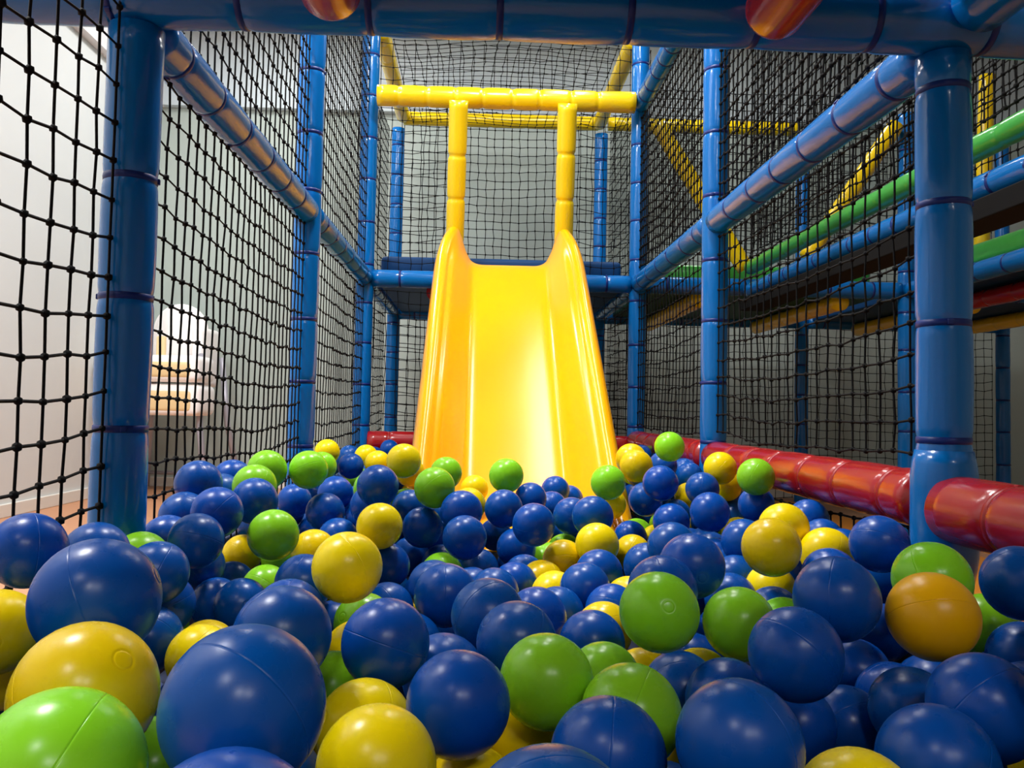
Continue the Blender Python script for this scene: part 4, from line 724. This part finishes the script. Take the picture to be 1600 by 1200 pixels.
# ------------------------------------------------------------------ balls
RB = 0.0389
def ball_mesh(name, m, seg=40, rings=26, nub=True):
    prof = []
    th = [math.pi * k / rings for k in range(1, rings)]
    th += [math.pi / 2 + d for d in (-0.03, -0.011, -0.005, 0, 0.005, 0.011, 0.03)]
    if nub: th += [0.10, 0.13, 0.145, 0.16, 0.19]
    th = sorted(set(round(t, 5) for t in th))
    bm = bmesh.new()
    for t in th:
        r = RB
        d = abs(t - math.pi / 2)
        if d < 0.011: r -= 0.00028 * (1 - d / 0.011)
        if nub and abs(t - 0.145) < 0.02: r -= 0.0004 * (1 - abs(t - 0.145) / 0.02)
        prof.append((r * math.sin(t), -r * math.cos(t)))
    lathe(bm, prof, seg, cap=False)
    bm.verts.ensure_lookup_table()
    n = len(prof)
    for ring, z in ((0, -RB), (n - 1, RB)):
        c = bm.verts.new((0, 0, z))
        vs = [bm.verts[ring * seg + i] for i in range(seg)] if False else None
        bm.verts.ensure_lookup_table()
        R_ = [bm.verts[ring * seg + i] for i in range(seg)]
        for i in range(seg):
            a, b = R_[i], R_[(i + 1) % seg]
            bm.faces.new((c, b, a) if z < 0 else (c, a, b))
    for f in bm.faces: f.smooth = True
    me = bpy.data.meshes.new(name); bm.to_mesh(me); bm.free(); me.materials.append(m)
    return me
BM = {k: ball_mesh('plastic_ball_' + n, BALLM[k]) for k, n in (('B', 'blue'), ('G', 'green'), ('Y', 'yellow'))}
BM['O'] = ball_mesh('plastic_ball_orange_yellow', mat('orange_yellow_ball_plastic', srgb(238, 178, 0), 0.3, spec=0.3, sub=0.2))
rb = random.Random(3)
GN = {'B': 'blue pit balls', 'G': 'green pit balls', 'Y': 'yellow pit balls'}
for c, x, y, z, lab in BALLS:
    o = bpy.data.objects.new('plastic_ball', BM['O' if lab.startswith('large orange') else c]); C.objects.link(o)
    o.location = (x, y, z)
    o.rotation_euler = (rb.uniform(0, 6.28), rb.uniform(0, 6.28), rb.uniform(0, 6.28))
    k = rb.uniform(-0.008, 0.008)
    o.scale = (1 + k, 1 - k, 1 + rb.uniform(-0.008, 0.008))
    tag(o, lab, 'ball', GN[c])
# everything buried below the visible layer: nobody could count it
bm0 = bmesh.new(); bmesh.ops.create_icosphere(bm0, subdivisions=2, radius=RB * 0.985)
tv = [v.co.copy() for v in bm0.verts]; tf = [[v.index for v in f.verts] for f in bm0.faces]; bm0.free()
vv = []; ff = []; mi = []
for c, x, y, z in BURIED:
    b = len(vv); p = Vector((x, y, z))
    vv.extend([tuple(p + t) for t in tv]); ff.extend([[b + i for i in f] for f in tf]); mi.extend(['BGY'.index(c)] * len(tf))
me = bpy.data.meshes.new('buried_balls'); me.from_pydata(vv, [], ff)
for k in 'BGY': me.materials.append(BALLM[k])
me.polygons.foreach_set('material_index', mi); me.polygons.foreach_set('use_smooth', [True] * len(ff))
o = bpy.data.objects.new('buried_balls', me); C.objects.link(o)
tag(o, 'mass of blue, green and yellow balls buried under the top layer', 'balls', kind='stuff')

# ------------------------------------------------------------------ light
def lamp(x, y, sx, sy, w, col=(1, 0.99, 0.98), z=None, label=''):
    z = z or CEIL
    f = link('ceiling_light', box_bm(-sx / 2 - 0.03, -sy / 2 - 0.03, -0.03, sx / 2 + 0.03, sy / 2 + 0.03, 0, bevel=0.006), M_LAMP, smooth=False)
    f.location = (x, y, z); tag(f, label, 'lamp', 'ceiling lights')
    l = bpy.data.lights.new('area', 'AREA'); l.shape = 'RECTANGLE'; l.size = sx; l.size_y = sy; l.energy = w; l.color = col
    lo = bpy.data.objects.new('light_panel', l); C.objects.link(lo); lo.parent = f; lo.location = (0, 0, -0.04)
    return lo
lamp(0.45, 3.15, 0.16, 1.0, 15, label='long ceiling light above the slide')
lamp(-0.75, 3.15, 0.16, 1.0, 15, label='long ceiling light left of the slide')
lamp(-1.15, 4.3, 0.3, 0.3, 22, label='square ceiling light at the back of the left aisle')
lamp(1.15, 4.05, 0.3, 0.3, 13, label='square ceiling light above the green deck')
lamp(0.08, 2.0, 0.3, 0.3, 46, label='added fill light above the middle of the pit')  # added fill, brightens the yellow bars, slide front and mid-pit balls
lamp(-1.45, 1.5, 0.5, 0.5, 95, label='square ceiling light over the left aisle')
lamp(-0.9, -1.2, 0.4, 0.4, 22, label='square ceiling light over the left aisle near the camera')
lamp(0.3, -2.6, 0.4, 0.4, 28, label='square ceiling light behind the camera, left one')
lamp(1.2, -2.6, 0.4, 0.4, 24, label='square ceiling light behind the camera, right one')
wd = bpy.data.worlds.new('World'); sc.world = wd; wd.use_nodes = True
wd.node_tree.nodes['Background'].inputs['Color'].default_value = (0.8, 0.9, 1, 1)
wd.node_tree.nodes['Background'].inputs['Strength'].default_value = 0.05

# ------------------------------------------------------------------ camera
cam = bpy.data.cameras.new('Camera'); co = bpy.data.objects.new('Camera', cam); C.objects.link(co); sc.camera = co
cam.sensor_fit = 'HORIZONTAL'; cam.sensor_width = 36.0; cam.lens = 1290.0 / 1600 * 36
cam.shift_x = (800 - 780.478) / 1600; cam.shift_y = -(600 - 584.805) / 1600
cam.clip_start = 0.02
yaw, pit, roll = math.radians(1.3), math.radians(2.5), 0.021
f = Vector((math.sin(yaw) * math.cos(pit), math.cos(yaw) * math.cos(pit), math.sin(pit)))
r0 = Vector((math.cos(yaw), -math.sin(yaw), 0)); u0 = r0.cross(f)
r = math.cos(roll) * r0 + math.sin(roll) * u0; u = -math.sin(roll) * r0 + math.cos(roll) * u0
co.matrix_world = Matrix(((r.x, u.x, -f.x, 0), (r.y, u.y, -f.y, 0), (r.z, u.z, -f.z, H), (0, 0, 0, 1)))

sc.view_settings.view_transform = 'Standard'; sc.view_settings.look = 'None'
sc.view_settings.exposure = 0.0; sc.view_settings.gamma = 1.0; sc.view_settings.use_curve_mapping = False
